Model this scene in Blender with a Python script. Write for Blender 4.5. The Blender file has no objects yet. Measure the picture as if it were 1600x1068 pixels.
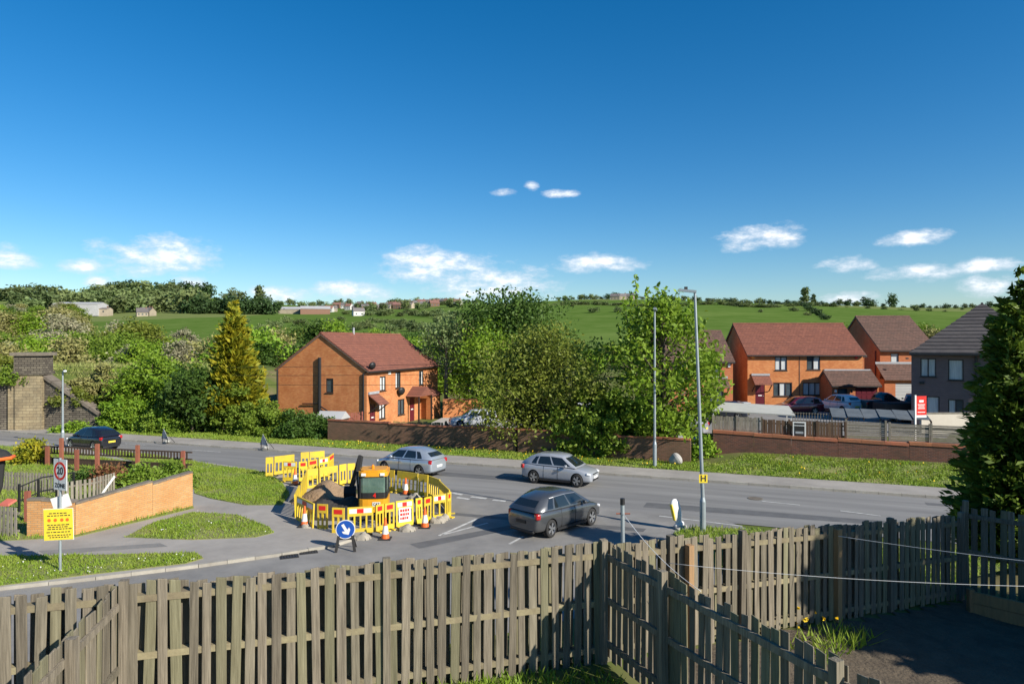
import bpy, bmesh, math, random
import numpy as np
from mathutils import Vector, Matrix, Euler
R = math.radians
SC = bpy.context.scene
COL = SC.collection
F, CAMZ, HY, CX = 1066.7, 6.8, 534.0, 800.0

# ------------------------------------------------------------------ camera, sky, sun
cd = bpy.data.cameras.new('camera'); cam = bpy.data.objects.new('camera', cd); COL.objects.link(cam)
cam.location = (0, 0, CAMZ); cam.rotation_euler = (R(90), 0, 0)
cd.sensor_width = 36; cd.lens = 24; cd.clip_end = 12000; cd.clip_start = 0.1
SC.camera = cam
SUN_EL = R(30); SAZ = math.atan2(0.80, -0.60)
S = Vector((math.sin(SAZ)*math.cos(SUN_EL), math.cos(SAZ)*math.cos(SUN_EL), math.sin(SUN_EL)))
W = bpy.data.worlds.new('World'); SC.world = W; W.use_nodes = True
sl = bpy.data.lights.new('sun', 'SUN'); sl.energy = 5.0; sl.angle = R(0.53); sl.color = (1, .93, .82)
so = bpy.data.objects.new('sun', sl); COL.objects.link(so)
so.rotation_euler = (-S).to_track_quat('-Z', 'Y').to_euler(); so.location = (0, 0, 60)
SC.view_settings.view_transform = 'Standard'; SC.view_settings.look = 'None'
SC.view_settings.exposure = 0.62; SC.view_settings.gamma = 1.0

def build_sky():
    nt = W.node_tree; N = nt.nodes; L = nt.links; N.clear()
    def nd(t, **k):
        n = N.new(t)
        for a, b in k.items(): setattr(n, a, b)
        return n
    def mt(op, a, b=None, c=None, clamp=False):
        n = nd('ShaderNodeMath', operation=op, use_clamp=clamp)
        for i, v in enumerate((a, b, c)):
            if v is None: continue
            if isinstance(v, (int, float)): n.inputs[i].default_value = v
            else: L.new(v, n.inputs[i])
        return n.outputs[0]
    sky = nd('ShaderNodeTexSky', sky_type='NISHITA', sun_disc=False, sun_elevation=SUN_EL, sun_rotation=SAZ,
             altitude=100, air_density=1.0, dust_density=0.35, ozone_density=4.0)
    hs = nd('ShaderNodeHueSaturation'); hs.inputs['Hue'].default_value = .499; hs.inputs['Saturation'].default_value = 1.36; hs.inputs['Value'].default_value = 1.0
    L.new(sky.outputs[0], hs.inputs['Color'])
    tc = nd('ShaderNodeTexCoord'); sx = nd('ShaderNodeSeparateXYZ'); L.new(tc.outputs['Generated'], sx.inputs[0])
    az = mt('ARCTAN2', sx.outputs[0], sx.outputs[1]); el = mt('ARCSINE', sx.outputs[2])
    HALF = 0.66
    azw = mt('WRAP', az, HALF, -HALF)
    cb = nd('ShaderNodeCombineXYZ'); L.new(azw, cb.inputs[0]); L.new(mt('MULTIPLY', el, 2.2), cb.inputs[1])
    def noise(sc, det, rough=.6):
        n = nd('ShaderNodeTexNoise'); n.inputs['Scale'].default_value = sc; n.inputs['Detail'].default_value = det
        n.inputs['Roughness'].default_value = rough; L.new(cb.outputs[0], n.inputs['Vector']); return n.outputs['Fac']
    nz = noise(24, 9, .66); nb = noise(9, 3)
    blobs = [(20,403,34,14),(250,402,78,22),(285,392,40,18),(130,416,28,10),(300,442,28,10),(660,416,52,22),(720,414,40,14),(760,443,85,22),
             (785,300,17,5),(830,289,9,6),(875,303,21,5),(930,411,55,11),(1188,372,50,15),(1325,412,34,9),(1435,425,52,11),
             (1430,372,42,9),(1540,413,42,8),(1540,447,40,11),(550,455,45,11),(150,440,18,7),(440,460,40,9),(1330,466,36,8)]
    tot = None
    for (px, py, a, b) in blobs:
        x, z = (px-CX)/F, (HY-py)/F
        A = math.atan(x); E = math.atan(z/math.sqrt(1+x*x))
        sa = a/F*math.cos(A)**2*1.45; se = b/F*math.cos(A)*1.5
        d1 = mt('POWER', mt('ABSOLUTE', mt('MULTIPLY', mt('SUBTRACT', azw, A), 1/sa)), 2.0)
        d2 = mt('POWER', mt('ABSOLUTE', mt('MULTIPLY', mt('SUBTRACT', el, E), 1/se)), 2.0)
        g = mt('MAXIMUM', mt('SUBTRACT', 1.0, mt('ADD', d1, d2)), -1.5)
        tot = g if tot is None else mt('MAXIMUM', tot, g)
    m = mt('ADD', mt('MULTIPLY', tot, 0.75), mt('MULTIPLY', mt('SUBTRACT', nz, .54), 2.8))
    m = mt('ADD', m, mt('MULTIPLY', mt('SUBTRACT', nb, .5), 1.0))
    mr = nd('ShaderNodeMapRange', interpolation_type='SMOOTHSTEP'); L.new(m, mr.inputs[0])
    mr.inputs[1].default_value = -0.25; mr.inputs[2].default_value = 0.95; mr.inputs[3].default_value = 0; mr.inputs[4].default_value = .9
    mx = nd('ShaderNodeMix', data_type='RGBA'); L.new(mr.outputs[0], mx.inputs[0]); L.new(hs.outputs[0], mx.inputs[6])
    
    cr_ = nd('ShaderNodeMix', data_type='RGBA'); cr_.inputs[6].default_value = (6.3, 6.9, 7.7, 1); cr_.inputs[7].default_value = (10.2, 10.2, 10.3, 1)
    c2_ = nd('ShaderNodeMapRange', interpolation_type='SMOOTHSTEP'); L.new(m, c2_.inputs[0]); c2_.inputs[1].default_value = .25; c2_.inputs[2].default_value = 1.15
    L.new(c2_.outputs[0], cr_.inputs[0]); L.new(cr_.outputs[2], mx.inputs[7])
    bg = nd('ShaderNodeBackground'); bg.inputs['Strength'].default_value = 0.086
    out = nd('ShaderNodeOutputWorld'); L.new(mx.outputs[2], bg.inputs[0]); L.new(bg.outputs[0], out.inputs[0])
build_sky()

# ------------------------------------------------------------------ helpers
rng = np.random.default_rng(7); rnd = random.Random(11)
def P(px, py, z=0.0):
    d = F*(CAMZ-z)/(py-HY); return Vector(((px-CX)/F*d, d, z))
def PD(px, d, z=0.0): return Vector(((px-CX)/F*d, d, z))
def ZY(py, d): return CAMZ-(py-HY)/F*d

def mk(name, c1, c2=None, scale=4.0, rough=.8, bump=0.0, bscale=None, rand=0.0, metal=0.0, spec=.5, detail=5, stretch=None, coat=0.0, bdist=.02):
    m = bpy.data.materials.new(name); m.use_nodes = True
    nt = m.node_tree; N = nt.nodes; L = nt.links; b = N['Principled BSDF']
    b.inputs['Roughness'].default_value = rough; b.inputs['Metallic'].default_value = metal
    b.inputs['Specular IOR Level'].default_value = spec; b.inputs['Coat Weight'].default_value = coat; b.inputs['Coat Roughness'].default_value = .05
    b.inputs['Base Color'].default_value = (*c1, 1)
    tc = N.new('ShaderNodeTexCoord'); vec = tc.outputs['Object']
    if stretch:
        mp = N.new('ShaderNodeMapping'); mp.inputs['Scale'].default_value = stretch; L.new(vec, mp.inputs[0]); vec = mp.outputs[0]
    oi = N.new('ShaderNodeObjectInfo')
    if c2 or rand:
        av = N.new('ShaderNodeVectorMath'); av.operation = 'ADD'; sc = N.new('ShaderNodeVectorMath'); sc.operation = 'SCALE'
        cmb = N.new('ShaderNodeCombineXYZ')
        for i in range(3): L.new(oi.outputs['Random'], cmb.inputs[i])
        L.new(cmb.outputs[0], sc.inputs[0]); sc.inputs['Scale'].default_value = 37.0
        L.new(vec, av.inputs[0]); L.new(sc.outputs[0], av.inputs[1])
        nz = N.new('ShaderNodeTexNoise'); nz.inputs['Scale'].default_value = scale; nz.inputs['Detail'].default_value = detail; nz.inputs['Roughness'].default_value = .65
        L.new(av.outputs[0], nz.inputs['Vector'])
        rp = N.new('ShaderNodeMapRange'); rp.inputs[1].default_value = .3; rp.inputs[2].default_value = .7; L.new(nz.outputs['Fac'], rp.inputs[0])
        mx = N.new('ShaderNodeMix'); mx.data_type = 'RGBA'; mx.inputs[6].default_value = (*c1, 1); mx.inputs[7].default_value = (*(c2 or c1), 1)
        L.new(rp.outputs[0], mx.inputs[0]); col = mx.outputs[2]
        if rand:
            hv = N.new('ShaderNodeHueSaturation'); L.new(col, hv.inputs['Color'])
            r2 = N.new('ShaderNodeMapRange'); L.new(oi.outputs['Random'], r2.inputs[0]); r2.inputs[3].default_value = 1-rand; r2.inputs[4].default_value = 1+rand
            L.new(r2.outputs[0], hv.inputs['Value'])
            r3 = N.new('ShaderNodeMapRange'); ml = N.new('ShaderNodeMath'); ml.operation = 'MULTIPLY'; ml.inputs[1].default_value = 7.31
            fr = N.new('ShaderNodeMath'); fr.operation = 'FRACT'; L.new(oi.outputs['Random'], ml.inputs[0]); L.new(ml.outputs[0], fr.inputs[0])
            L.new(fr.outputs[0], r3.inputs[0]); r3.inputs[3].default_value = .5-.03*rand; r3.inputs[4].default_value = .5+.03*rand
            L.new(r3.outputs[0], hv.inputs['Hue']); col = hv.outputs[0]
        L.new(col, b.inputs['Base Color'])
    if bump:
        nb = N.new('ShaderNodeTexNoise'); nb.inputs['Scale'].default_value = bscale or scale*4; nb.inputs['Detail'].default_value = 4; L.new(vec, nb.inputs['Vector'])
        bp = N.new('ShaderNodeBump'); bp.inputs['Strength'].default_value = bump; bp.inputs['Distance'].default_value = bdist
        L.new(nb.outputs['Fac'], bp.inputs['Height']); L.new(bp.outputs[0], b.inputs['Normal'])
    return m

def leafmat(name, c1, c2, rand=.15, scale=.8, trans=.35):
    m = mk(name, c1, c2, scale=scale, rough=.55, rand=rand, spec=.25, detail=3)
    nt = m.node_tree; N = nt.nodes; L = nt.links; b = N['Principled BSDF']
    src = b.inputs['Base Color'].links[0].from_socket
    t = N.new('ShaderNodeBsdfTranslucent'); L.new(src, t.inputs[0]); ms = N.new('ShaderNodeMixShader'); ms.inputs[0].default_value = trans
    L.new(b.outputs[0], ms.inputs[1]); L.new(t.outputs[0], ms.inputs[2]); L.new(ms.outputs[0], N['Material Output'].inputs[0])
    return m

def brickmat(name, c1, c2, mortar, bw=.225, bh=.075, stain=None, ms=.012):
    m = bpy.data.materials.new(name); m.use_nodes = True
    nt = m.node_tree; N = nt.nodes; L = nt.links; b = N['Principled BSDF']; b.inputs['Roughness'].default_value = .9; b.inputs['Specular IOR Level'].default_value = .2
    tc = N.new('ShaderNodeTexCoord'); sx = N.new('ShaderNodeSeparateXYZ'); L.new(tc.outputs['Object'], sx.inputs[0])
    ad = N.new('ShaderNodeMath'); L.new(sx.outputs[0], ad.inputs[0]); L.new(sx.outputs[1], ad.inputs[1])
    cb = N.new('ShaderNodeCombineXYZ'); L.new(ad.outputs[0], cb.inputs[0]); L.new(sx.outputs[2], cb.inputs[1])
    bt = N.new('ShaderNodeTexBrick'); L.new(cb.outputs[0], bt.inputs['Vector'])
    bt.inputs['Color1'].default_value = (*c1, 1); bt.inputs['Color2'].default_value = (*c2, 1); bt.inputs['Mortar'].default_value = (*mortar, 1)
    bt.inputs['Scale'].default_value = 1; bt.inputs['Brick Width'].default_value = bw; bt.inputs['Row Height'].default_value = bh; bt.inputs['Mortar Size'].default_value = ms
    bt.inputs['Mortar Smooth'].default_value = .3
    nz = N.new('ShaderNodeTexNoise'); nz.inputs['Scale'].default_value = .9; nz.inputs['Detail'].default_value = 8; nz.inputs['Roughness'].default_value = .7; L.new(tc.outputs['Object'], nz.inputs['Vector'])
    rp = N.new('ShaderNodeMapRange'); rp.inputs[1].default_value = .42; rp.inputs[2].default_value = .72; rp.inputs[4].default_value = .75 if stain else .0; L.new(nz.outputs['Fac'], rp.inputs[0])
    mx = N.new('ShaderNodeMix'); mx.data_type = 'RGBA'; L.new(rp.outputs[0], mx.inputs[0]); L.new(bt.outputs['Color'], mx.inputs[6]); mx.inputs[7].default_value = (*(stain or c1), 1)
    L.new(mx.outputs[2], b.inputs['Base Color'])
    bp = N.new('ShaderNodeBump'); bp.inputs['Strength'].default_value = .6; bp.inputs['Distance'].default_value = .012; bp.invert = True
    L.new(bt.outputs['Fac'], bp.inputs['Height']); L.new(bp.outputs[0], b.inputs['Normal'])
    return m

def obj(name, me, mat=None, parent=None):
    o = bpy.data.objects.new(name, me); COL.objects.link(o)
    if mat is not None and not me.materials: me.materials.append(mat)
    if parent: o.parent = parent
    return o
def tag(o, label=None, cat=None, group=None, kind=None):
    if label: o['label'] = label
    if cat: o['category'] = cat
    if group: o['group'] = group
    if kind: o['kind'] = kind
    return o
def T(name, label, cat, loc=(0, 0, 0), rz=0.0, group=None):
    o = bpy.data.objects.new(name, None); COL.objects.link(o); o.empty_display_size = .2
    o.location = loc; o.rotation_euler = (0, 0, rz); return tag(o, label, cat, group)
def copytree(o, parent=None):
    c = o.copy(); COL.objects.link(c); c.parent = parent
    for ch in list(o.children): copytree(ch, c)
    return c

class MB:
    def __init__(s): s.v = []; s.f = []
    def add(s, vs, fs):
        n = len(s.v); s.v += [tuple(v) for v in vs]; s.f += [tuple(i+n for i in f) for f in fs]; return s
    def box(s, x0, x1, y0, y1, z0, z1):
        return s.add([(x0,y0,z0),(x1,y0,z0),(x1,y1,z0),(x0,y1,z0),(x0,y0,z1),(x1,y0,z1),(x1,y1,z1),(x0,y1,z1)],
                     [(0,3,2,1),(4,5,6,7),(0,1,5,4),(1,2,6,5),(2,3,7,6),(3,0,4,7)])
    def bar(s, a, b, w, h, up=(0, 0, 1)):
        a = Vector(a); b = Vector(b); d = (b-a).normalized(); u = Vector(up)
        if abs(d.dot(u)) > .98: u = Vector((0, 1, 0))
        x = d.cross(u).normalized(); y = x.cross(d).normalized(); vs = []
        for p in (a, b):
            for (i, j) in ((-1,-1),(1,-1),(1,1),(-1,1)): vs.append(p+x*i*w/2+y*j*h/2)
        return s.add(vs, [(0,1,2,3),(7,6,5,4),(0,4,5,1),(1,5,6,2),(2,6,7,3),(3,7,4,0)])
    def tube(s, pts, rs, n=8, cap=True):
        pts = [Vector(p) for p in pts]; rings = []
        if isinstance(rs, (int, float)): rs = [rs]*len(pts)
        n0 = len(s.v)
        for i, p in enumerate(pts):
            d = (pts[min(i+1, len(pts)-1)]-pts[max(i-1, 0)]).normalized(); u = Vector((0, 0, 1)) if abs(d.z) < .9 else Vector((1, 0, 0))
            x = d.cross(u).normalized(); y = x.cross(d).normalized()
            for k in range(n):
                a = 2*math.pi*k/n; s.v.append(tuple(p+(x*math.cos(a)+y*math.sin(a))*rs[i]))
        for i in range(len(pts)-1):
            for k in range(n):
                a = n0+i*n+k; b = n0+i*n+(k+1) % n; s.f.append((a, b, b+n, a+n))
        if cap:
            s.f.append(tuple(n0+k for k in range(n))[::-1]); s.f.append(tuple(n0+(len(pts)-1)*n+k for k in range(n)))
        return s
    def lathe(s, prof, n=20, axis='z', c=(0, 0, 0), cap=True):
        n0 = len(s.v)
        for (r, h) in prof:
            for k in range(n):
                a = 2*math.pi*k/n; u, w = r*math.cos(a), r*math.sin(a)
                q = (u, w, h) if axis == 'z' else ((u, h, w) if axis == 'y' else (h, u, w)); s.v.append(tuple(q[i]+c[i] for i in range(3)))
        for i in range(len(prof)-1):
            for k in range(n):
                a = n0+i*n+k; b = n0+i*n+(k+1) % n; s.f.append((a, b, b+n, a+n))
        if cap: s.f.append(tuple(n0+k for k in range(n))[::-1]); s.f.append(tuple(n0+(len(prof)-1)*n+k for k in range(n)))
        return s
    def prism(s, poly, z0, z1):
        n = len(poly); vs = [(p[0], p[1], z0) for p in poly]+[(p[0], p[1], z1) for p in poly]
        fs = [tuple(range(n))[::-1], tuple(range(n, 2*n))]+[(i, (i+1) % n, (i+1) % n+n, i+n) for i in range(n)]
        return s.add(vs, fs)
    def mesh(s, name, smooth=False, fixn=True):
        me = bpy.data.meshes.new(name); me.from_pydata(s.v, [], s.f); me.update()
        if fixn:
            bm = bmesh.new(); bm.from_mesh(me); bmesh.ops.recalc_face_normals(bm, faces=bm.faces); bm.to_mesh(me); bm.free()
        if smooth: me.polygons.foreach_set('use_smooth', [True]*len(me.polygons))
        return me
    def build(s, name, mat, parent=None, smooth=False, fixn=True):
        return obj(name, s.mesh(name, smooth, fixn), mat, parent)

def np_mesh(name, V, k):
    """V: (n*k,3) array, faces of k consecutive verts"""
    n = len(V)//k; me = bpy.data.meshes.new(name)
    me.vertices.add(n*k); me.vertices.foreach_set('co', np.ascontiguousarray(V, dtype=np.float32).ravel())
    me.loops.add(n*k); me.loops.foreach_set('vertex_index', np.arange(n*k, dtype=np.int32))
    me.polygons.add(n); me.polygons.foreach_set('loop_start', np.arange(0, n*k, k, dtype=np.int32))
    me.update(calc_edges=True); return me
def unit(a): return a/np.maximum(np.linalg.norm(a, axis=1, keepdims=True), 1e-6)
def leafquads(C, size, elong=1.5, along=None, jit=1.0):
    n = len(C); a = unit(rng.normal(size=(n, 3))) if along is None else unit(along+jit*rng.normal(size=(n, 3))*.5)
    b = unit(np.cross(a, rng.normal(size=(n, 3)))); s = size*rng.uniform(.6, 1.3, (n, 1))
    nn = np.cross(a, b); V = np.empty((n, 4, 3))
    V[:, 0] = C-a*s*elong*.5; V[:, 1] = C+b*s*.42-nn*s*.1; V[:, 2] = C+a*s*elong*.5; V[:, 3] = C-b*s*.42-nn*s*.1
    return V.reshape(-1, 3)
def clump_leaves(cent, per, spread, size, elong=1.5):
    C = np.repeat(np.asarray(cent, float), per, axis=0); C = C+np.clip(rng.normal(size=C.shape), -1.7, 1.7)*np.asarray(spread)
    return leafquads(C, size, elong)

# ------------------------------------------------------------------ materials
M = {}
M['asphalt'] = mk('asphalt', (.085,.085,.09), (.13,.128,.125), scale=.5, rough=.85, bump=.5, bscale=70, bdist=.01, detail=9)
M['asphalt_light'] = mk('asphalt_light', (.15,.146,.138), (.25,.24,.222), scale=.6, rough=.9, bump=.4, bscale=60, bdist=.01, detail=9)
M['pave'] = mk('pavement', (.22,.205,.185), (.34,.315,.28), scale=.55, rough=.92, bump=.3, bscale=40, bdist=.01, detail=8)
M['kerb'] = mk('kerb_concrete', (.27,.25,.21), (.36,.34,.29), scale=3, rough=.9, bump=.3, rand=.15)
M['paint'] = mk('road_paint', (.62,.62,.58), (.3,.3,.29), scale=5, rough=.7, detail=8)
M['soil'] = mk('garden_soil', (.06,.045,.03), (.11,.085,.055), scale=2.5, rough=1, bump=.8, bscale=14, bdist=.05)
M['grassbase'] = mk('turf', (.12,.18,.022), (.24,.22,.08), scale=.9, rough=.95, bump=.5, bscale=20, bdist=.05)
M['blade'] = leafmat('grass_blades', (.17,.29,.022), (.27,.33,.05), rand=0, scale=.9, trans=.3)
M['herb'] = leafmat('rough_herbage', (.2,.28,.05), (.36,.33,.13), rand=0, scale=.35, trans=.25)
M['brick_o'] = brickmat('orange_brick', (.52,.16,.045), (.63,.26,.085), (.44,.27,.16), stain=(.36,.115,.038))
M['brick_o2'] = brickmat('orange_red_brick', (.42,.125,.05), (.5,.17,.065), (.36,.2,.12), stain=(.34,.1,.04))
M['brick_wall'] = brickmat('tan_brick', (.5,.24,.08), (.58,.32,.13), (.34,.25,.15), stain=(.4,.19,.07))
M['brick_old'] = brickmat('weathered_brick', (.14,.075,.045), (.22,.11,.07), (.17,.13,.09), stain=(.11,.085,.055))
M['brick_red'] = brickmat('red_brick', (.19,.075,.05), (.1,.05,.04), (.16,.11,.09), stain=(.085,.055,.038))
M['stone'] = brickmat('sooty_stone', (.2,.175,.13), (.1,.085,.068), (.04,.035,.03), bw=.42, bh=.17, stain=(.07,.06,.05), ms=.025)
M['stone_l'] = brickmat('buff_stone', (.34,.28,.17), (.28,.22,.13), (.15,.12,.08), bw=.5, bh=.22, stain=(.085,.075,.06), ms=.015)
M['darkbrick'] = brickmat('dark_purple_brick', (.19,.14,.14), (.155,.115,.12), (.15,.125,.12), stain=(.14,.105,.105))
M['coping'] = mk('terracotta_coping', (.36,.12,.055), (.24,.1,.055), scale=3, rough=.85, rand=.2, bump=.3)
M['copgrey'] = mk('grey_coping', (.2,.17,.13), (.12,.1,.08), scale=3, rough=.9, rand=.2, bump=.4)
M['tile_red'] = mk('red_roof_tiles', (.26,.085,.055), (.2,.07,.048), scale=2, rough=.8, rand=.1, bump=.5, bscale=9, detail=8)
M['tile_brown'] = mk('brown_roof_tiles', (.15,.085,.065), (.1,.065,.052), scale=2, rough=.85, rand=.1, bump=.5, bscale=9, detail=8)
M['tile_dark'] = mk('dark_roof_tiles', (.05,.043,.043), (.085,.075,.07), scale=2.2, rough=.75, rand=.12, bump=.4, bscale=9, detail=8)
def tilemat(name, c1, c2, gap, bw=.3, bh=.17):
    m = brickmat(name, c1, c2, gap, bw, bh, stain=tuple(.72*c for c in c1), ms=.014); nt = m.node_tree
    cb = [n for n in nt.nodes if n.type == 'COMBXYZ'][0]; sx = [n for n in nt.nodes if n.type == 'SEPXYZ'][0]; nt.links.new(sx.outputs[0], cb.inputs[0])
    return m
M['tile_red'] = tilemat('red_roof_tiles', (.25,.1,.068), (.18,.075,.055), (.09,.042,.032)); M['tile_brown'] = tilemat('brown_roof_tiles', (.17,.1,.078), (.115,.075,.06), (.06,.04,.032))
M['white'] = mk('white_paint', (.75,.75,.73), (.66,.66,.63), scale=3, rough=.5)
M['dframe'] = mk('dark_window_frame', (.03,.022,.02), rough=.45)
M['wframe'] = mk('white_frame', (.7,.7,.68), rough=.4)
M['glass'] = mk('window_glass', (.04,.055,.065), (.09,.11,.12), scale=1.5, rough=.06, spec=.8)
M['curtain'] = mk('net_curtain', (.6,.62,.6), (.36,.38,.4), scale=3, rough=.8, stretch=(6, 6, .3))
M['blindpink'] = mk('pink_blind', (.55,.33,.29), (.45,.25,.22), scale=3, rough=.7)
M['maroon'] = mk('maroon_door_paint', (.1,.012,.022), rough=.35)
M['black'] = mk('black_plastic', (.015,.015,.016), rough=.5)
M['blackmat'] = mk('black_rubber', (.018,.018,.018), rough=.85)
M['lead'] = mk('lead_flashing', (.36,.38,.4), (.28,.3,.32), scale=3, rough=.6)
M['wood'] = mk('weathered_fence_timber', (.225,.195,.142), (.085,.072,.05), scale=4.6, rough=.92, bump=.6, bscale=9, rand=.24, stretch=(6, 6, .55), detail=7)
M['woodgreen'] = mk('algae_fence_timber', (.21,.195,.12), (.1,.09,.05), scale=3.5, rough=.92, bump=.5, bscale=9, rand=.22, stretch=(6, 6, .6), detail=7)
M['woodnew'] = mk('pine_post', (.33,.2,.09), (.22,.14,.07), scale=3, rough=.85, bump=.4, rand=.15, stretch=(6, 6, .6))
M['railwood'] = mk('fence_rail_timber', (.26,.225,.13), (.15,.12,.075), scale=4, rough=.9, bump=.4, rand=.15)
M['darkwood'] = mk('dark_stained_timber', (.07,.042,.025), (.04,.026,.018), scale=4, rough=.85, rand=.2, stretch=(5, 5, .6))
M['brownwood'] = mk('brown_fence_timber', (.13,.075,.042), (.08,.05,.03), scale=4, rough=.9, rand=.25, stretch=(5, 5, .6))
M['greywood'] = mk('grey_fence_timber', (.26,.235,.19), (.17,.15,.115), scale=4, rough=.9, rand=.2)
M['yellowwood'] = mk('honey_fence_timber', (.42,.27,.1), (.33,.2,.075), scale=3, rough=.8, rand=.12)
M['redpost'] = mk('red_brown_post_stain', (.27,.085,.05), (.2,.065,.04), scale=4, rough=.8, rand=.15)
M['galv'] = mk('galvanised_steel', (.34,.39,.41), (.27,.31,.33), scale=3, rough=.45, metal=.35)
M['byellow'] = mk('barrier_yellow_plastic', (.74,.52,.014), (.5,.36,.05), scale=2.5, rough=.55, rand=.14, detail=9)
M['red'] = mk('reflective_red', (.6,.02,.015), rough=.4)
M['bwhite'] = mk('reflective_white', (.72,.72,.7), (.6,.6,.57), scale=6, rough=.45)
M['orange'] = mk('cone_orange', (.75,.13,.02), rough=.5)
M['digger'] = mk('digger_yellow_paint', (.72,.33,.012), (.6,.27,.015), scale=2, rough=.4)
M['blue'] = mk('sign_blue', (.01,.07,.33), rough=.35)
M['syellow'] = mk('notice_yellow', (.8,.62,.03), (.72,.56,.05), scale=6, rough=.45)
M['ink'] = mk('black_print', (.02,.02,.02), rough=.6)
M['sand'] = mk('sandy_spoil', (.3,.2,.115), (.2,.135,.08), scale=2, rough=1, bump=1, bscale=9, bdist=.06)
M['tarsoil'] = mk('black_spoil', (.025,.023,.022), (.05,.045,.04), scale=3, rough=.95, bump=1, bscale=9, bdist=.06)
M['bark'] = mk('bark', (.11,.085,.06), (.06,.045,.035), scale=5, rough=.95, bump=.6, stretch=(3, 3, .6))
M['palebark'] = mk('pale_bark', (.3,.26,.2), (.2,.17,.13), scale=5, rough=.9, bump=.4, stretch=(3, 3, .6))
M['canvas'] = mk('canopy_canvas', (.42,.42,.38), (.36,.36,.33), scale=2, rough=.8)
M['sack'] = mk('sandbag_sacking', (.36,.33,.27), (.24,.22,.18), scale=6, rough=.95, bump=.5)
M['beige'] = mk('render_beige', (.55,.5,.42), (.48,.43,.36), scale=1, rough=.85)
M['shedgrey'] = mk('shed_sheeting', (.42,.42,.42), (.34,.34,.34), scale=.2, rough=.7)
M['shedbrown'] = mk('shed_brown', (.22,.12,.08), rough=.8)
M['slate'] = mk('slate_roof', (.12,.11,.11), (.17,.15,.14), scale=.3, rough=.8, rand=.25)
M['terrac'] = mk('far_red_roof', (.24,.12,.09), (.2,.1,.08), scale=.3, rough=.8, rand=.2)
M['concrete'] = mk('concrete', (.4,.39,.37), (.33,.32,.3), scale=1, rough=.9)
M['clearroof'] = mk('weathered_plastic_sheet', (.13,.145,.15), (.08,.09,.095), scale=2, rough=.6)
M['lamp_y'] = mk('amber_lens', (.8,.25,.01), rough=.25)
LM = {}
LM['bright'] = leafmat('leaf_bright', (.15,.28,.02), (.26,.37,.035))
LM['mid'] = leafmat('leaf_mid', (.13,.22,.022), (.20,.28,.035))
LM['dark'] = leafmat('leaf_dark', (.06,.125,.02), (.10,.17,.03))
LM['olive'] = leafmat('leaf_olive', (.2,.225,.032), (.13,.175,.026))
LM['brown'] = leafmat('leaf_budding_brown', (.31,.27,.11), (.24,.25,.075), trans=.25)
LM['grey'] = leafmat('twig_grey', (.33,.30,.2), (.26,.27,.14), trans=.2)
LM['gold'] = leafmat('leaf_gold', (.46,.38,.02), (.13,.2,.025), rand=.05, scale=2.2)
LM['evergreen'] = leafmat('leaf_evergreen', (.035,.07,.02), (.055,.1,.03), trans=.2)
LM['conifer'] = leafmat('leaf_conifer', (.04,.078,.012), (.17,.24,.026), rand=.05, scale=1.8, trans=.25)
LM['pale'] = leafmat('leaf_pale', (.26,.33,.13), (.2,.28,.09), rand=.08)
LM['russet'] = leafmat('leaf_russet', (.28,.12,.06), (.2,.1,.045), rand=.05)
LM['far'] = leafmat('leaf_far', (.11,.155,.055), (.16,.2,.07), rand=.35, scale=.15, trans=.2)

# ------------------------------------------------------------------ ground
UD = Vector((.934, -.357, 0)).normalized(); ND = Vector((.357, .934, 0)).normalized(); K0 = P(946, 742)
def RD(s, n, z=0.0): p = K0+UD*s+ND*n; p.z = z; return p
def RS(px, n, z=0.0):      # point on the road-parallel line n metres beyond the far kerb, seen in column px
    a = (px-CX)/F; q = K0+ND*n; s = (a*q.y-q.x)/(UD.x-a*UD.y); p = q+UD*s; p.z = z; return p
FL = [(-40, -1.0), (-9, 7.3), (-6.1, 8.2), (1.4, 10.4), (6.1, 12.8), (9.5, 14.5), (40, 30)]
def sm(t): t = np.clip(t, 0, 1); return t*t*(3-2*t)
def ground_np(x, y):
    fx = np.array([p[0] for p in FL]); fy = np.array([p[1] for p in FL])
    d = (y-np.interp(x, fx, fy))*.91
    zp = np.interp(x, [-9, 1.4, 6, 9.5, 20], [2.0, 1.95, 1.63, 1.35, 1.2])
    z = zp*sm(1-(d-.3)/3.0)
    n = (x-K0.x)*ND.x+(y-K0.y)*ND.y; s = (x-K0.x)*UD.x+(y-K0.y)*UD.y
    z = z+.9*sm((n-2.4)/5.5)*sm((s-2)/5)*sm((95-y)/20)
    z = z-.02*sm((n+9)/1.5)*sm((1.5-n)/.5)
    e = sm((y-53.5-.12*(x+40))/6)*sm((84-y)/9)*sm((-14-x)/14)
    z = z+4.3*e
    prof = np.interp(y, [85, 110, 200, 300, 500, 700, 900, 980, 1150, 1500, 2200, 6000], [0, .8, 4.0, 10.0, 26, 42, 57, 60, 56, 30, 10, 0])
    bumpy = 11*np.exp(-((x+430)/150)**2-((y-880)/200)**2)+5*np.sin(x/130+.6)*sm((y-250)/500)+1.5*np.sin(x/47+y/80)*sm((y-200)/400)
    return z+prof+bumpy*sm((2500-y)/800)
def G(x, y): return float(ground_np(np.array([x]), np.array([y]))[0])
def axis(bands):
    out = []
    for a, b, st in bands: out += list(np.arange(a, b, st))
    return np.array(out+[bands[-1][1]])
xs = axis([(-3500,-600,250),(-600,-120,20),(-120,-45,4),(-45,-20,1.2),(-20,20,.5),(20,45,1.2),(45,120,4),(120,600,20),(600,3500,250)])
ys = axis([(-400,-20,40),(-20,3,2.5),(3,20,.45),(20,60,.9),(60,130,2.5),(130,400,10),(400,1200,20),(1200,3000,150),(3000,7000,800)])
XX, YY = np.meshgrid(xs, ys); ZZ = ground_np(XX, YY)
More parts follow.
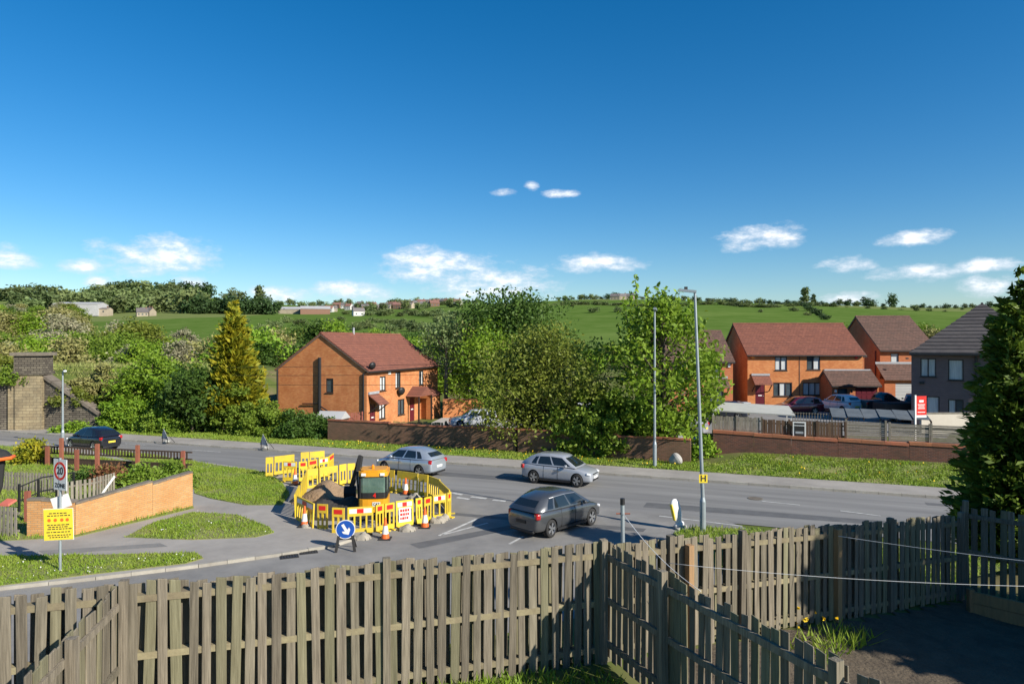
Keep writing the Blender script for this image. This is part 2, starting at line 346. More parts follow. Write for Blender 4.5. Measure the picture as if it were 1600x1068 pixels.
nx, ny = len(xs), len(ys); idx = np.arange(nx*ny).reshape(ny, nx)
V = np.stack([XX.ravel(), YY.ravel(), ZZ.ravel()], 1)
FA = np.stack([idx[:-1, :-1].ravel(), idx[:-1, 1:].ravel(), idx[1:, 1:].ravel(), idx[1:, :-1].ravel()], 1)
gm = bpy.data.meshes.new('ground'); gm.from_pydata(V.tolist(), [], FA.tolist()); gm.polygons.foreach_set('use_smooth', [True]*len(gm.polygons))
def groundmat():
    m = mk('ground', (.06,.105,.02), (.16,.2,.065), scale=.07, rough=1, detail=9, spec=.0)
    nt = m.node_tree; N = nt.nodes; L = nt.links; b = N['Principled BSDF']
    src = b.inputs['Base Color'].links[0].from_socket
    tc = N.new('ShaderNodeTexCoord'); mp = N.new('ShaderNodeMapping'); mp.inputs['Scale'].default_value = (.008, .0055, 0); L.new(tc.outputs['Object'], mp.inputs[0])
    vo = N.new('ShaderNodeTexVoronoi'); vo.inputs['Scale'].default_value = 1; L.new(mp.outputs[0], vo.inputs['Vector'])
    rp = N.new('ShaderNodeValToRGB'); rp.color_ramp.interpolation = 'CONSTANT'
    el = rp.color_ramp.elements; el[0].color = (.075,.15,.022,1); el[1].position = .35; el[1].color = (.11,.185,.035,1)
    e = el.new(.62); e.color = (.19,.215,.08,1); e = el.new(.85); e.color = (.06,.13,.025,1)
    L.new(vo.outputs['Color'], rp.inputs[0])
    mx = N.new('ShaderNodeMix'); mx.data_type = 'RGBA'; mx.inputs[0].default_value = .5; L.new(src, mx.inputs[6]); L.new(rp.outputs[0], mx.inputs[7])
    # rough herbage and bare soil near the houses and gardens
    sx = N.new('ShaderNodeSeparateXYZ'); L.new(tc.outputs['Object'], sx.inputs[0])
    nr = N.new('ShaderNodeMapRange'); nr.inputs[1].default_value = 100; nr.inputs[2].default_value = 260; L.new(sx.outputs[1], nr.inputs[0])
    nz = N.new('ShaderNodeTexNoise'); nz.inputs['Scale'].default_value = .35; nz.inputs['Detail'].default_value = 8; L.new(tc.outputs['Object'], nz.inputs['Vector'])
    m2 = N.new('ShaderNodeMix'); m2.data_type = 'RGBA'; m2.inputs[6].default_value = (.10,.13,.035,1); m2.inputs[7].default_value = (.17,.14,.075,1)
    r2 = N.new('ShaderNodeMapRange'); r2.inputs[1].default_value = .45; r2.inputs[2].default_value = .65; L.new(nz.outputs['Fac'], r2.inputs[0]); L.new(r2.outputs[0], m2.inputs[0])
    m3 = N.new('ShaderNodeMix'); m3.data_type = 'RGBA'; L.new(nr.outputs[0], m3.inputs[0]); L.new(m2.outputs[2], m3.inputs[6]); L.new(mx.outputs[2], m3.inputs[7])
    L.new(m3.outputs[2], b.inputs['Base Color'])
    return m
M['ground'] = groundmat()
tag(obj('ground', gm, M['ground']), kind='structure')

def sheet(name, pts, z, mat, kind='structure', parent=None):
    mb = MB(); mb.add([(p[0], p[1], z) for p in pts], [tuple(range(len(pts)))])
    o = mb.build(name, mat, parent, fixn=False); me = o.data
    if me.polygons[0].normal.z < 0: me.flip_normals()
    return tag(o, kind=kind) if kind else o
def slab(name, pts, z0, z1, mat, kind='structure'):
    return tag(MB().prism([(p[0], p[1]) for p in pts], z0, z1).build(name, mat), kind=kind)
# main road + side road
M['asphalt_run'] = mk('worn_asphalt', (.14,.137,.132), (.24,.235,.222), scale=1.6, rough=.82, bump=.5, bscale=60, bdist=.01, detail=10, stretch=(.05, .8, 1))
rdo = sheet('road', [(-110, 0), (75, 0), (75, -7.4), (-110, -7.4)], 0, M['asphalt_run']); rdo.location = (K0.x, K0.y, .006); rdo.rotation_euler = (0, 0, math.atan2(UD.y, UD.x))
M['patch'] = mk('tar_patch', (.085,.085,.086), (.125,.125,.123), scale=2, rough=.8, bump=.4, bscale=60, bdist=.01)
for k_, poly in enumerate([[RD(-9, -2.2), RD(-1, -2.1), RD(-1, -3.0), RD(-9, -3.2)], [RD(3, -5.2), RD(12, -5.0), RD(12, -5.7), RD(3, -6.1)], [RD(-30, -4.2), RD(-22, -4.1), RD(-22, -4.9), RD(-30, -5.0)], [RD(14, -1.0), RD(30, -.9), RD(30, -1.5), RD(14, -1.5)]]): sheet('road_patch', poly, .0095, M['patch'])
for poly in [[P(640, 850), P(800, 820), P(815, 824), P(655, 857)], [P(700, 800), P(1010, 826), P(1005, 831), P(698, 804)]]: sheet('road_patch', poly, .0145, M['patch'])
sheet('footpath_patch', [P(60, 860, .1), P(250, 848, .1), P(262, 853, .1), P(70, 866, .1)], .1035, M['asphalt_light'] if 0 else M['patch2'] if 'patch2' in M else M['asphalt_light'])
sheet('side_road', [P(-350, 985), P(0, 917), P(300, 881), P(440, 862), P(545, 845), P(600, 770), P(770, 775), P(1130, 812), P(1180, 830), (6.0, 19.0), (0, 16), (-9, 12.0), (-20, 7.5)], .012, M['asphalt_light'])
far_pave = slab('pavement', [RD(-110, .13), RD(75, .13), RD(75, 2.1), RD(-110, 2.1)], -.2, .11, M['pave'])
block = [P(-350, 985, .1), P(0, 916, .1), P(150, 900, .1), P(310, 881, .1), P(440, 863, .1), P(520, 850, .1), P(556, 838, .1), P(585, 818, .1), P(590, 800, .1), P(572, 780, .1),
         P(530, 760, .1), P(470, 745, .1), P(415, 736, .1), P(320, 721, .1), P(223, 707, .1), P(120, 696, .1), P(0, 688, .1), P(-250, 668, .1)]
corner = slab('footpath', block, -.2, .10, M['pave'])
def kerbs(line, parent, z0, z1, w=.13, ln=.915):
    me = MB().box(-ln/2+.006, ln/2-.006, -w/2, w/2, z0, z1).mesh('kerb_stone')
    for a, b in zip(line[:-1], line[1:]):
        a = Vector((a[0], a[1], 0)); b = Vector((b[0], b[1], 0)); L_ = (b-a).length; n = max(1, round(L_/ln)); d = (b-a)/n; an = math.atan2(d.y, d.x)
        for i in range(n):
            o = obj('kerb_stone', me, M['kerb'], parent); p = a+d*(i+.5); o.location = (p.x, p.y, rnd.uniform(-.006, .006)); o.rotation_euler = (0, 0, an); o.scale = (d.length/ln, 1, 1)
kerbs([RD(-48, .065), RD(38, .065)], far_pave, -.2, .118)
kerbs([block[i] for i in range(0, 8)], corner, -.2, .108)
# raised verge on the right of the junction
vr = [P(1052, 832, .1), P(1085, 822, .1), P(1180, 826, .1), P(1330, 842, .1), P(1600, 868, .1), (19, 19.5), (9, 16.5), (6.5, 18.5)]
slab('verge', vr, -.2, .1, M['grassbase'])
# far verge between pavement and wall, split left and right
sheet('verge', [RD(-80, 2.1), RD(4.2, 2.1), RD(4.2, 4.9), RD(-80, 4.9)], .115, M['grassbase'])
mbv = MB(); sv = np.linspace(4.2, 45, 50); nv = np.linspace(2.1, 6.4, 8)
for j in nv:
    for s_ in sv: mbv.v.append(tuple(RD(s_, j, .115+.5*float(sm((j-2.1)/4.3))*float(sm((s_-4.2)/3))+.03*math.sin(s_*3+j*5)*(2.2 < j)*min(1, (s_-4.2)/2))))
for j in range(7):
    for i in range(49): a = j*50+i; mbv.f.append((a, a+1, a+51, a+50))
tag(mbv.build('verge', M['grassbase'], smooth=True), kind='structure')
gA = [P(*q, .12) for q in [(130,699),(223,708),(320,723),(413,737),(440,752),(453,772),(440,788),(385,788),(330,778),(304,770),(304,745),(240,728)]]
gB = [P(*q, .12) for q in [(195,838),(240,815),(302,799),(370,803),(420,822),(428,831),(400,838),(300,842)]]
gC = [P(*q, .12) for q in [(-120,900),(0,868),(130,866),(305,862),(318,871),(290,879),(100,901),(0,914),(-120,934)]]
gD = [P(*q, .12) for q in [(-160,690),(60,698),(286,734),(303,793),(118,838),(40,842),(-160,850)]]
for g_ in (gA, gB, gC, gD): slab('grass_patch', g_, 0, .118, M['grassbase'])
sheet('driveway', [PD(640, 50, 0), PD(770, 46.5, 0), PD(1090, 43, 0), PD(1090, 55, 0), PD(760, 62, 0), PD(690, 60, 0)], .14, M['concrete'])
sheet('parking_court', [PD(1100, 44, 0), PD(1480, 42, 0), PD(1520, 60, 0), PD(1130, 62, 0)], .93, M['asphalt_light'])
# garden soil by the right-hand fences
gs = [(3.3,6.3),(2.0,9.6),(2.0,10.5),(6.1,12.5),(9.4,14.1),(11.5,11),(10,6),(6,4)]
mbs = MB()
gx = np.linspace(1.8, 11.6, 50); gy = np.linspace(4, 14.4, 50)
for y in gy:
    for x in gx: mbs.v.append((x, y, G(x, y)+.012+.02*rnd.random()))
fxl = lambda x: np.interp(x, [p[0] for p in FL], [p[1] for p in FL])
for j in range(49):
    for i in range(49):
        x, y = gx[i], gy[j]
        if y < fxl(x)-.25 and x > 1.4+(10.4-y)*.4545+.15: a = j*50+i; mbs.f.append((a, a+1, a+51, a+50))
tag(mbs.build('soil', M['soil'], smooth=True), kind='structure')

def paint(pts, name='road_marking'):
    sheet(name, [P(*q) for q in pts], .017, M['paint'])
def stripe(a, b, w=.1):
    a = P(*a); b = P(*b); d = (b-a).normalized(); n = Vector((-d.y, d.x, 0))*w/2
    sheet('road_marking', [a-n, b-n, b+n, a+n], .017, M['paint'])
for a, b, w in [((686,837),(745,811),.12),((690,836),(762,817),.1),((796,850),(818,838),.1),((1030,806),(1160,822),.1),((1313,798),(1376,806),.1),((1440,812),(1500,819),.1),
                ((706,770),(722,773),.2),((714,777),(733,780),.2),((736,776),(760,779),.2),((770,781),(790,783),.2),((560,727),(600,731),.1),((300,703),(345,706),.1),((195,693),(228,695.5),.1),((420,712),(465,716),.1),((1190,783),(1250,789),.1)]:
    stripe(a, b, w)
# gullies
for q in [(452,869),(482,862)]:
    t = T('drain_cover', 'dark iron gully grate in the gutter '+('nearer the yellow notice' if q[0] < 470 else 'nearer the blue arrow sign'), 'drain', P(*q, .016), R(22), 'gully grates')
    MB().box(-.28, .28, -.2, .2, 0, .012).build('frame', M['blackmat'], t)
    for i in range(6): MB().box(-.24+i*.085, -.19+i*.085, -.17, .17, .012, .02).build('bar', M['black'], t)

for q, lb in [((1180,778),'in the right-hand lane of the main road'),((830,792),'near the junction mouth'),((520,722),'in the lane behind the barriers')]:
    t = T('manhole_cover', 'round iron manhole cover '+lb, 'manhole', P(*q, .018), 0, 'manhole covers'); MB().lathe([(.01, .006), (.3, .006), (.32, 0)], 24).build('cover', M['copgrey'], t)
def grass(name, polys, dens, hgt, mat, zf, label, wid=.018):
    pts = []
    for poly in polys:
        pa = np.array([(p[0], p[1]) for p in poly]); lo, hi = pa.min(0), pa.max(0); n = int(np.prod(hi-lo)*dens)
        q = rng.uniform(lo, hi, (n, 2)); ins = np.zeros(n, bool); j = len(pa)-1
        for i in range(len(pa)):
            xi, yi = pa[i]; xj, yj = pa[j]
            c = ((yi > q[:, 1]) != (yj > q[:, 1])) & (q[:, 0] < (xj-xi)*(q[:, 1]-yi)/(yj-yi+1e-9)+xi); ins ^= c; j = i
        pts.append(q[ins])
    q = np.concatenate(pts); pt_ = np.sin(q[:, 0]*.9+q[:, 1]*1.9)*np.sin(q[:, 1]*1.1-q[:, 0]*.7)+.5*np.sin(q[:, 0]*3.1+1)*np.sin(q[:, 1]*2.7); q = q[rng.random(len(q)) < np.clip(.8+.5*pt_, .25, 1)]; n = len(q); z = zf(q[:, 0], q[:, 1])
    pn = np.sin(q[:, 0]*1.7)*np.sin(q[:, 1]*1.3+q[:, 0]*.6)*.35+1
    a = rng.uniform(0, 2*math.pi, n); w = wid*rng.uniform(.6, 1.5, n); h = hgt*rng.uniform(.5, 1.4, n)*pn
    V = np.empty((n, 3, 3)); V[:, 0] = np.stack([q[:, 0]-np.cos(a)*w, q[:, 1]-np.sin(a)*w, z], 1); V[:, 1] = np.stack([q[:, 0]+np.cos(a)*w, q[:, 1]+np.sin(a)*w, z], 1)
    V[:, 2] = np.stack([q[:, 0]+rng.normal(0, .45, n)*h, q[:, 1]+rng.normal(0, .45, n)*h, z+h], 1)
    o = obj(name, np_mesh(name, V.reshape(-1, 3), 3), mat); return tag(o, label, 'grass', kind='stuff')
flat = lambda z: (lambda x, y: np.full(len(x), z))
grass('grass', [gA], 420, .085, M['blade'], flat(.115), 'grass of the verge between road and footpath')
grass('grass', [gB], 420, .07, M['blade'], flat(.115), 'grass patch beside the orange brick wall')
grass('grass', [gC], 520, .075, M['blade'], flat(.115), 'grass strip round the sign post')
grass('grass', [gD], 130, .13, M['blade'], flat(.115), 'rough grass of the corner garden')
grass('grass', [[RD(-48, 2.1), RD(4.2, 2.1), RD(4.2, 4.7), RD(-48, 4.7)]], 260, .1, M['blade'], flat(.11), 'grass verge below the left boundary wall', .03)
def vz(x, y):
    n = (x-K0.x)*ND.x+(y-K0.y)*ND.y; s = (x-K0.x)*UD.x+(y-K0.y)*UD.y; return .11+.5*sm((n-2.1)/4.3)*sm((s-4.2)/3)
grass('grass', [[RD(4.2, 2.1), RD(32, 2.1), RD(32, 6.1), RD(7, 6.1), RD(4.2, 5)]], 330, .1, M['blade'], vz, 'long grass verge below the red brick wall', .03)
grass('grass', [vr], 250, .12, M['blade'], flat(.1), 'grass round the foot of the near lamp post')
grass('grass', [[(-3,9.0),(1.3,10.2),(3.2,6.5),(3.2,5),(-3,5)]], 350, .12, M['blade'], lambda x, y: ground_np(x, y), 'garden grass in the shade below the fence')
grass('grass', [[(4.2,11.3),(6.0,12.4),(6.4,11.9),(4.8,10.6)]], 160, .25, M['blade'], lambda x, y: ground_np(x, y), 'tuft of grass at the foot of the orange post')
grass('grass', [[(-52,57.5),(-36,58.5),(-24,61),(-24,68),(-52,66)]], 30, .55, M['herb'], lambda x, y: ground_np(x, y)-.05, 'rough grass along the top of the railway embankment', .05)
def flowers(name, pts, r, mat, label):
    C = np.array(pts); V = leafquads(C, r, 1.0); V2 = leafquads(C+[0, 0, .01], r, 1.0); tag(obj(name, np_mesh(name, np.concatenate([V, V2]), 4), mat), label, 'flowers', kind='stuff')
def inpoly(poly, n, z):
    out = []; lo = [min(p[i] for p in poly) for i in (0, 1)]; hi = [max(p[i] for p in poly) for i in (0, 1)]
    c = Vector((sum(p[0] for p in poly)/len(poly), sum(p[1] for p in poly)/len(poly)))
    while len(out) < n:
        k = rnd.randrange(len(poly)); a = poly[k]; b = poly[(k+1) % len(poly)]; u, v = rnd.random(), math.sqrt(rnd.random())
        x = c.x+((a[0]+(b[0]-a[0])*u)-c.x)*v; y = c.y+((a[1]+(b[1]-a[1])*u)-c.y)*v; out.append((x, y, z+rnd.uniform(0, .05)))
    return out
M['dandelion'] = mk('dandelion_yellow', (.75,.5,.01), rough=.7); M['daisy'] = mk('daisy_white', (.75,.75,.72), rough=.7)
flowers('daisies', inpoly(gC, 60, .17)+inpoly(gB, 18, .17), .04, M['daisy'], 'white daisies in the near grass')
dd = []
for i in range(170):
    c = rnd.choice([10, 14, 21, 25, -4, -9, 1, -16]); s_ = c+rnd.gauss(0, 1.8); n_ = rnd.uniform(2.5, 5.6 if s_ > 6 else 4.4); p = RD(s_, n_); dd.append((p.x, p.y, float(vz(np.array([p.x]), np.array([p.y]))[0])+.17))
flowers('dandelions', dd, .085, M['dandelion'], 'yellow dandelions along the far verge')
flowers('dandelions', [(5.2+rnd.gauss(0, .3), 11.6+rnd.gauss(0, .2), 2.0+rnd.uniform(0, .25)) for i in range(9)], .07, M['dandelion'], 'yellow dandelions by the orange fence post')

# ------------------------------------------------------------------ timber fences in the gardens
def board_mesh(i, w, t):
    mb = MB(); r = random.Random(i); k = r.uniform(-.012, .012)
    mb.box(-w/2, w/2, -t/2, t/2, 0, 1)
    mb.v[4] = (-w/2, -t/2, 1-abs(min(k, 0))); mb.v[7] = (-w/2, t/2, 1-abs(min(k, 0))); mb.v[5] = (w/2, -t/2, 1-max(k, 0)); mb.v[6] = (w/2, t/2, 1-max(k, 0))
    me = mb.mesh('board'); bm = bmesh.new(); bm.from_mesh(me); bmesh.ops.bevel(bm, geom=[e for e in bm.edges], offset=.004, segments=1, affect='EDGES'); bm.to_mesh(me); bm.free(); return me
BM = [board_mesh(i, .1+.006*(i % 3), .02) for i in range(8)]
for i_, m_ in enumerate(BM): m_.materials.append(M['woodgreen' if i_ in (2, 5) else 'wood'])
PM = MB().box(-.05, .05, -.05, .05, 0, 1).mesh('post')
def tfence(label, p0, p1, top0, top1, h, pitch=.17, double=True, rails=(.2, .92, 1.62), posts=(0, .5, 1), railside=-1, postmat='wood', railw='railwood', postup=.05, postside=0):
    """p0->p1 ; boards on both sides of the rails when double; railside -1 puts the rails on the right-hand side of the run"""
    a = Vector((*p0, 0)); b = Vector((*p1, 0)); L_ = (b-a).length; d = (b-a)/L_; n = Vector((d.y, -d.x, 0)); an = math.atan2(d.y, d.x)
    t = T('timber_fence', label, 'fence', (a.x, a.y, top0-h), 0)
    def put(me, name, s, off, z, hh, mat=None, jitter=True, sx=1):
        o = obj(name, me, mat, t); p = d*s+n*off; o.location = (p.x, p.y, z-(top0-h)); o.scale = (sx, 1, hh)
        o.rotation_euler = (rnd.gauss(0, .006), rnd.gauss(0, .012) if jitter else 0, an+(rnd.gauss(0, .03) if jitter else 0)); return o
    N_ = int(L_/pitch)
    for i in range(N_+1):
        s = i*pitch+rnd.uniform(-.012, .012); tz = top0+(top1-top0)*s/L_+rnd.gauss(0, .018)+.02*math.sin(s*1.9)
        put(BM[rnd.randrange(8)], 'board', s, .062 if double else -.035*railside, tz-h, h+rnd.uniform(-.03, .01), sx=rnd.uniform(1.0, 1.2))
        if double and i < N_: put(BM[rnd.randrange(8)], 'board', s+pitch/2, -.085, tz-h, h-.05, sx=rnd.uniform(1.2, 1.36))
    for r_ in rails:
        mb = MB(); mb.bar((0, 0, h-r_), tuple(d*L_+Vector((0, 0, h-r_+top1-top0))), .13 if double else .044, .085); mb.build('rail', M[railw], t)
    for f in posts:
        tz = top0+(top1-top0)*f; put(PM, 'post', f*L_, postside, tz-h, h+postup, M[postmat], False)
    return t
fA = tfence('long weathered timber fence across the garden foot, lit by the sun', (-9.0, 7.35), (1.36, 10.39), 3.79, 3.77, 1.9, posts=(.4, .7, 1), postside=.06)
fC = tfence('weathered timber fence running right from the corner post to the dark conifer', (1.46, 10.44), (9.45, 14.47), 3.74, 3.16, 1.78, posts=(.13, .3, .74, 1), postside=.07)
fB = tfence('shaded timber dividing fence coming from the corner post towards the viewer', (1.43, 10.32), (3.75, 5.2), 3.76, 3.72, 1.75, double=False, pitch=.15, railside=1, posts=(.0, .26, .74), rails=(.2, .85, 1.5), railw='wood', postside=.06)
fE = tfence('timber dividing fence at the lower left with sagging top rail', (-4.9, 8.55), (-4.25, 4.6), 3.74, 3.6, 1.8, double=False, pitch=.14, railside=-1, posts=(.36,), rails=(.22, 1.0), railw='wood', postside=-.07, postup=.02)
fD = tfence('shaded timber fence at the right edge below the dark conifer', (9.6, 14.45), (12.6, 11.6), 3.33, 3.3, 1.85, double=False, pitch=.16, railside=1, posts=(0,), rails=(.2, .95), railw='wood', postup=.12)
o = obj('fence_post', MB().box(-.055, .055, -.055, .055, -.1, 1.72).mesh('fence_post'), M['woodnew']); o.location = (6.02, 12.62, G(6.02, 12.4)); o.rotation_euler = (0, 0, R(27))
tag(o, 'newer orange-brown timber post against the right-hand fence above the dandelions', 'post')
o = obj('fence_post', MB().box(-.05, .05, -.05, .05, -.1, 1.7).mesh('fence_post'), M['woodnew']); o.location = (2.85, 10.95, G(2.85, 10.9)); o.rotation_euler = (0, 0, R(27))
tag(o, 'newer orange-brown timber post behind the dividing fence near the corner', 'post')
t = T('raised_bed_edging', 'brown timber sleeper edging of the raised bed at the right edge', 'edging', (9.2, 13.7, 1.35), 0)
for k in range(2): MB().bar((0, 0, .12+.23*k), (2.6, -2.9, .17+.23*k), .06, .22).build('sleeper', M['woodnew'], t)
MB().box(-.05, .05, -.05, .05, -.1, .5).build('peg', M['woodnew'], t)
t = T('clothes_post', 'grey steel clothes post with black cap behind the fence corner', 'post', (1.76, 10.75, 1.9))
MB().tube([(0, 0, 0), (-.02, 0, 2.36)], .032, 10).build('pole', M['galv'], t); MB().tube([(-.02, 0, 2.34), (-.02, 0, 2.44)], .037, 10).build('cap', M['black'], t)
MB().tube([(-.12, 0, 2.2), (.1, 0, 2.2)], .012, 6).build('line_hook', M['redpost'], t)
def line(name, label, a, b, sag, r=.0038, mat='white'):
    a, b = Vector(a), Vector(b); pts = [a.lerp(b, i/14)-Vector((0, 0, sag*4*(i/14)*(1-i/14))) for i in range(15)]
    return tag(MB().tube(pts, r, 5).build(name, M[mat], smooth=True), label, 'line')
line('washing_line', 'upper white washing line across the right-hand garden', PD(1310, 11.8, 3.45), PD(1640, 9.8, 3.62), .02)
line('washing_line', 'lower white washing line crossing the right-hand fence', PD(1045, 10.2, 3.5), PD(1640, 8.6, 3.72), .06)
line('washing_line', 'slack white line dropping from the clothes post to the dividing fence', (1.75, 10.72, 4.1), (2.35, 8.5, 3.7), .1, .0045)
line('twine', 'loose twine tied round the lower left fence rail', (-4.85, 6.2, 3.35), (-4.3, 5.6, 3.45), .1, .007)

# ------------------------------------------------------------------ trees
def leaf_arr(kind, h, cr, nclump, per, leaf, seed, base=.25, flat_=1.0, spread=.2, lim=10):
    """returns (trunk MB, leaf verts) ; h total height, cr crown radius"""
    r = np.random.default_rng(seed); cents = []; mb = MB()
    zc = h*(base+(1-base)*.5); rz = h*(1-base)*.5
    while len(cents) < nclump:
        p = r.uniform(-1, 1, 3); q = np.linalg.norm(p)
        if q > 1 or q < .35*r.random()+.1: continue
        a = math.atan2(p[1], p[0]); lob = 1+.22*math.sin(a*3+seed)+.15*math.sin(a*5+p[2]*4+seed*2)
        if kind == 'upright': sh = (1-.5*max(p[2], 0))
        else: sh = 1.0
        cents.append((p[0]*cr*lob*sh, p[1]*cr*lob*sh, zc+p[2]*rz*(1+.08*math.sin(a*2+seed))))
    cents = np.array(cents)
    tr = max(.05, h*.018); bend = r.normal(0, h*.02, 2)
    tp = [(0, 0, -.3), (bend[0]*.3, bend[1]*.3, h*base), (bend[0], bend[1], h*.6), (bend[0]*1.2, bend[1]*1.2, h*.9)]
    mb.tube(tp, [tr*1.25, tr, tr*.6, tr*.15], 8)
    for c in cents[:: max(1, len(cents)//lim)]:
        z0 = max(h*base*.8, min(c[2]-.25*np.hypot(c[0], c[1])-.1*h, h*.8)); f = z0/h
        s0 = Vector((bend[0]*f*1.2, bend[1]*f*1.2, z0)); e = Vector(c)
        mb.tube([s0, s0.lerp(e, .5)+Vector((0, 0, -.02*h)), e], [tr*.5*(1.1-f), tr*.28, tr*.08], 5, cap=False)
    global rng
    keep = rng; rng = r; V = clump_leaves(cents, per, (cr*spread, cr*spread, cr*spread*.8*flat_), leaf); rng = keep
    return mb, V
def make_tree(name, label, cat, loc, kind, h, cr, nclump, per, leaf, lm, seed, group=None, bark='bark', rz=0, scale=1, **k):
    t = T(name, label, cat, loc, rz, group); mb, V = leaf_arr(kind, h, cr, nclump, per, leaf, seed, **k)
    mb.build('trunk', M[bark], t, smooth=True); obj('crown', np_mesh('crown', V, 4), LM[lm], t); return t
def conifer(name, label, loc, h, cr, n, leaf, lm, seed, droop=.15, base=.04, up=.35, power=.85, group=None, rag=.3):
    t = T(name, label, 'tree', loc, 0, group); r = np.random.default_rng(seed)
    MB().tube([(0, 0, -.3), (0, 0, h*.5), (0, 0, h*.97)], [h*.022, h*.014, .01], 8).build('trunk', M['bark'], t)
    nb = n; f = 1-np.sqrt(r.uniform(0, 1, nb))*(1-base); f = np.clip(f, base, .995)     # height fraction, denser low down
    a = r.uniform(0, 2*math.pi, nb); Rr = cr*np.power(1-f, power)*(1-rag*r.random(nb))*np.minimum(1, .55+f*4)
    C = []; A = []
    per = 26
    for i in range(nb):
        u = np.power(r.uniform(0, 1, per), .55); rad = Rr[i]*u; wob = r.normal(0, .09, per)*(.4+Rr[i]*.55)
        x = np.cos(a[i])*rad-np.sin(a[i])*wob; y = np.sin(a[i])*rad+np.cos(a[i])*wob
        z = f[i]*h-droop*rad+up*rad*u+r.normal(0, .05, per)
        C.append(np.stack([x, y, z], 1)); A.append(np.tile([math.cos(a[i]), math.sin(a[i]), up], (per, 1)))
    global rng
    keep = rng; rng = r; V = leafquads(np.concatenate(C), leaf, 2.4, np.concatenate(A), .8); rng = keep
    obj('crown', np_mesh('crown', V, 4), LM[lm], t); return t
def gp(px, d, dz=0): p = PD(px, d); p.z = G(p.x, p.y)+dz; return p
# the roadside trees
make_tree('roadside_tree', 'large olive-green tree overhanging the boundary wall in the middle', 'tree', RS(842, 6.8, .1), 'round', 7.5, 4.15, 190, 120, .15, 'olive', 3, base=.05, spread=.13, lim=70)
bright_tree = make_tree('roadside_tree', 'bright green broad-leaved tree behind the two lamp posts', 'tree', RS(1035, 6.9, .1), 'upright', 9.3, 3.75, 115, 85, .21, 'bright', 12, base=.05, spread=.13, lim=60)
t = bright_tree; so_ = RS(1020, 6.9, 8.3)-bright_tree.location; sp = []; mb = MB()
for (dx, hh, tilt) in [(-.75, 2.6, -.12), (.1, 2.1, .1), (.5, 1.9, .15), (1.1, 1.7, .3), (-1.3, 1.2, -.4), (-.3, 1.8, 0), (1.7, 1.1, .5), (-1.0, 1.6, -.25)]:
    mb.tube([(dx, 0, -1.5), (dx+tilt*hh, 0, hh*.9)], [.03, .008], 5)
    for k in range(60): f = k/60; sp.append((dx+tilt*hh*f+rnd.gauss(0, .09), rnd.gauss(0, .09), -1.2+(hh+1.2)*f))
mb.build('shoot_stems', M['bark'], t).location = so_; obj('shoot_leaves', np_mesh('shoot_leaves', leafquads(np.array(sp), .2), 4), LM['bright'], t).location = so_
make_tree('round_tree', 'dark green round-headed tree rising behind the olive tree', 'tree', gp(800, 66), 'round', 11.6, 4.6, 130, 130, .24, 'dark', 21, base=.2)
make_tree('leafy_tree', 'bright light-green tree between the pale slender tree and the olive tree', 'tree', gp(765, 61), 'round', 8.0, 3.0, 80, 110, .2, 'bright', 22, base=.12)
make_tree('slender_tree', 'pale grey-green slender tree with bare forked trunk beside the left house', 'tree', gp(697, 64), 'upright', 9.6, 2.1, 60, 80, .17, 'pale', 23, base=.42, bark='palebark', lim=20)
conifer('golden_conifer', 'tall golden-yellow conifer left of the brick house', gp(366, 52), 9.9, 3.1, 620, .26, 'gold', 31, up=.55, droop=.1, power=.8)
conifer('dark_conifer', 'large dark green conifer at the right edge above the fence', (12.55, 16.9, 1.1), 7.5, 1.9, 1300, .11, 'conifer', 32, up=.3, droop=.12, power=.6, rag=.5)
conifer('dark_conifer', 'unseen dark conifer beyond the right edge of the view, added to shade the fence', (15.6, 9.4, 1.2), 9.0, 2.7, 480, .2, 'conifer', 33, up=.25, droop=.12, power=.7)  # guessed tree out of frame, added to shade the right end of the fence
conifer('dark_conifer', 'broad dark unseen conifer nearer the house, added to shade the right-hand garden', (14.4, 7.3, 1.4), 9.6, 3.4, 700, .22, 'conifer', 34, up=.25, droop=.12, power=.65)  # second unseen tree, placed and sized to throw shade over the garden soil
make_tree('hawthorn_tree', 'rounded bright green hawthorn on the embankment above the ivy bank', 'tree', PD(240, 55, .8), 'round', 4.7, 2.35, 90, 110, .19, 'bright', 41, base=.05)
make_tree('dark_tree', 'dark shaded tree between the embankment and the golden conifer', 'tree', PD(300, 51, .2), 'round', 4.6, 2.2, 70, 100, .2, 'dark', 42, base=.1)
def shrub(name, label, loc, rx, ry, rz_, n, per, leaf, lm, ang=0, cat='shrub', group=None, bark=True):
    t = T(name, label, cat, loc, ang, group); c = []
    while len(c) < n:
        p = rng.uniform(-1, 1, 3); p[2] = abs(p[2])
        q = np.linalg.norm(p)
        if q > 1 or q < .45: continue
        c.append((p[0]*rx, p[1]*ry, p[2]*rz_*(1+.2*math.sin(p[0]*6+p[1]*4+n))))
    obj('foliage', np_mesh('foliage', clump_leaves(c, per, (.22, .22, .16), leaf), 4), LM[lm], t)
    mb = MB()
    for p in c[::max(1, n//10)]: mb.tube([(p[0]*.15, p[1]*.15, -.1), (p[0]*.6, p[1]*.6, p[2]*.5), p], [.035, .02, .006], 5, cap=False)
    mb.build('stems', M['bark'], t); return t
shrub('hedge_shrub', 'big olive-green shrub below the golden conifer', RS(372, 5.7, .1), 2.3, 1.6, 3.1, 90, 110, .14, 'mid')
shrub('hedge_shrub', 'dark green hedge shrub in front of the left house gable', RS(420, 5.5, .1), 2.4, 1.4, 2.2, 90, 110, .13, 'mid')
shrub('hedge_shrub', 'low dark hedge end beside the boundary wall and house', RS(478, 5.4, .1), 2.2, 1.3, 1.75, 80, 110, .13, 'dark')
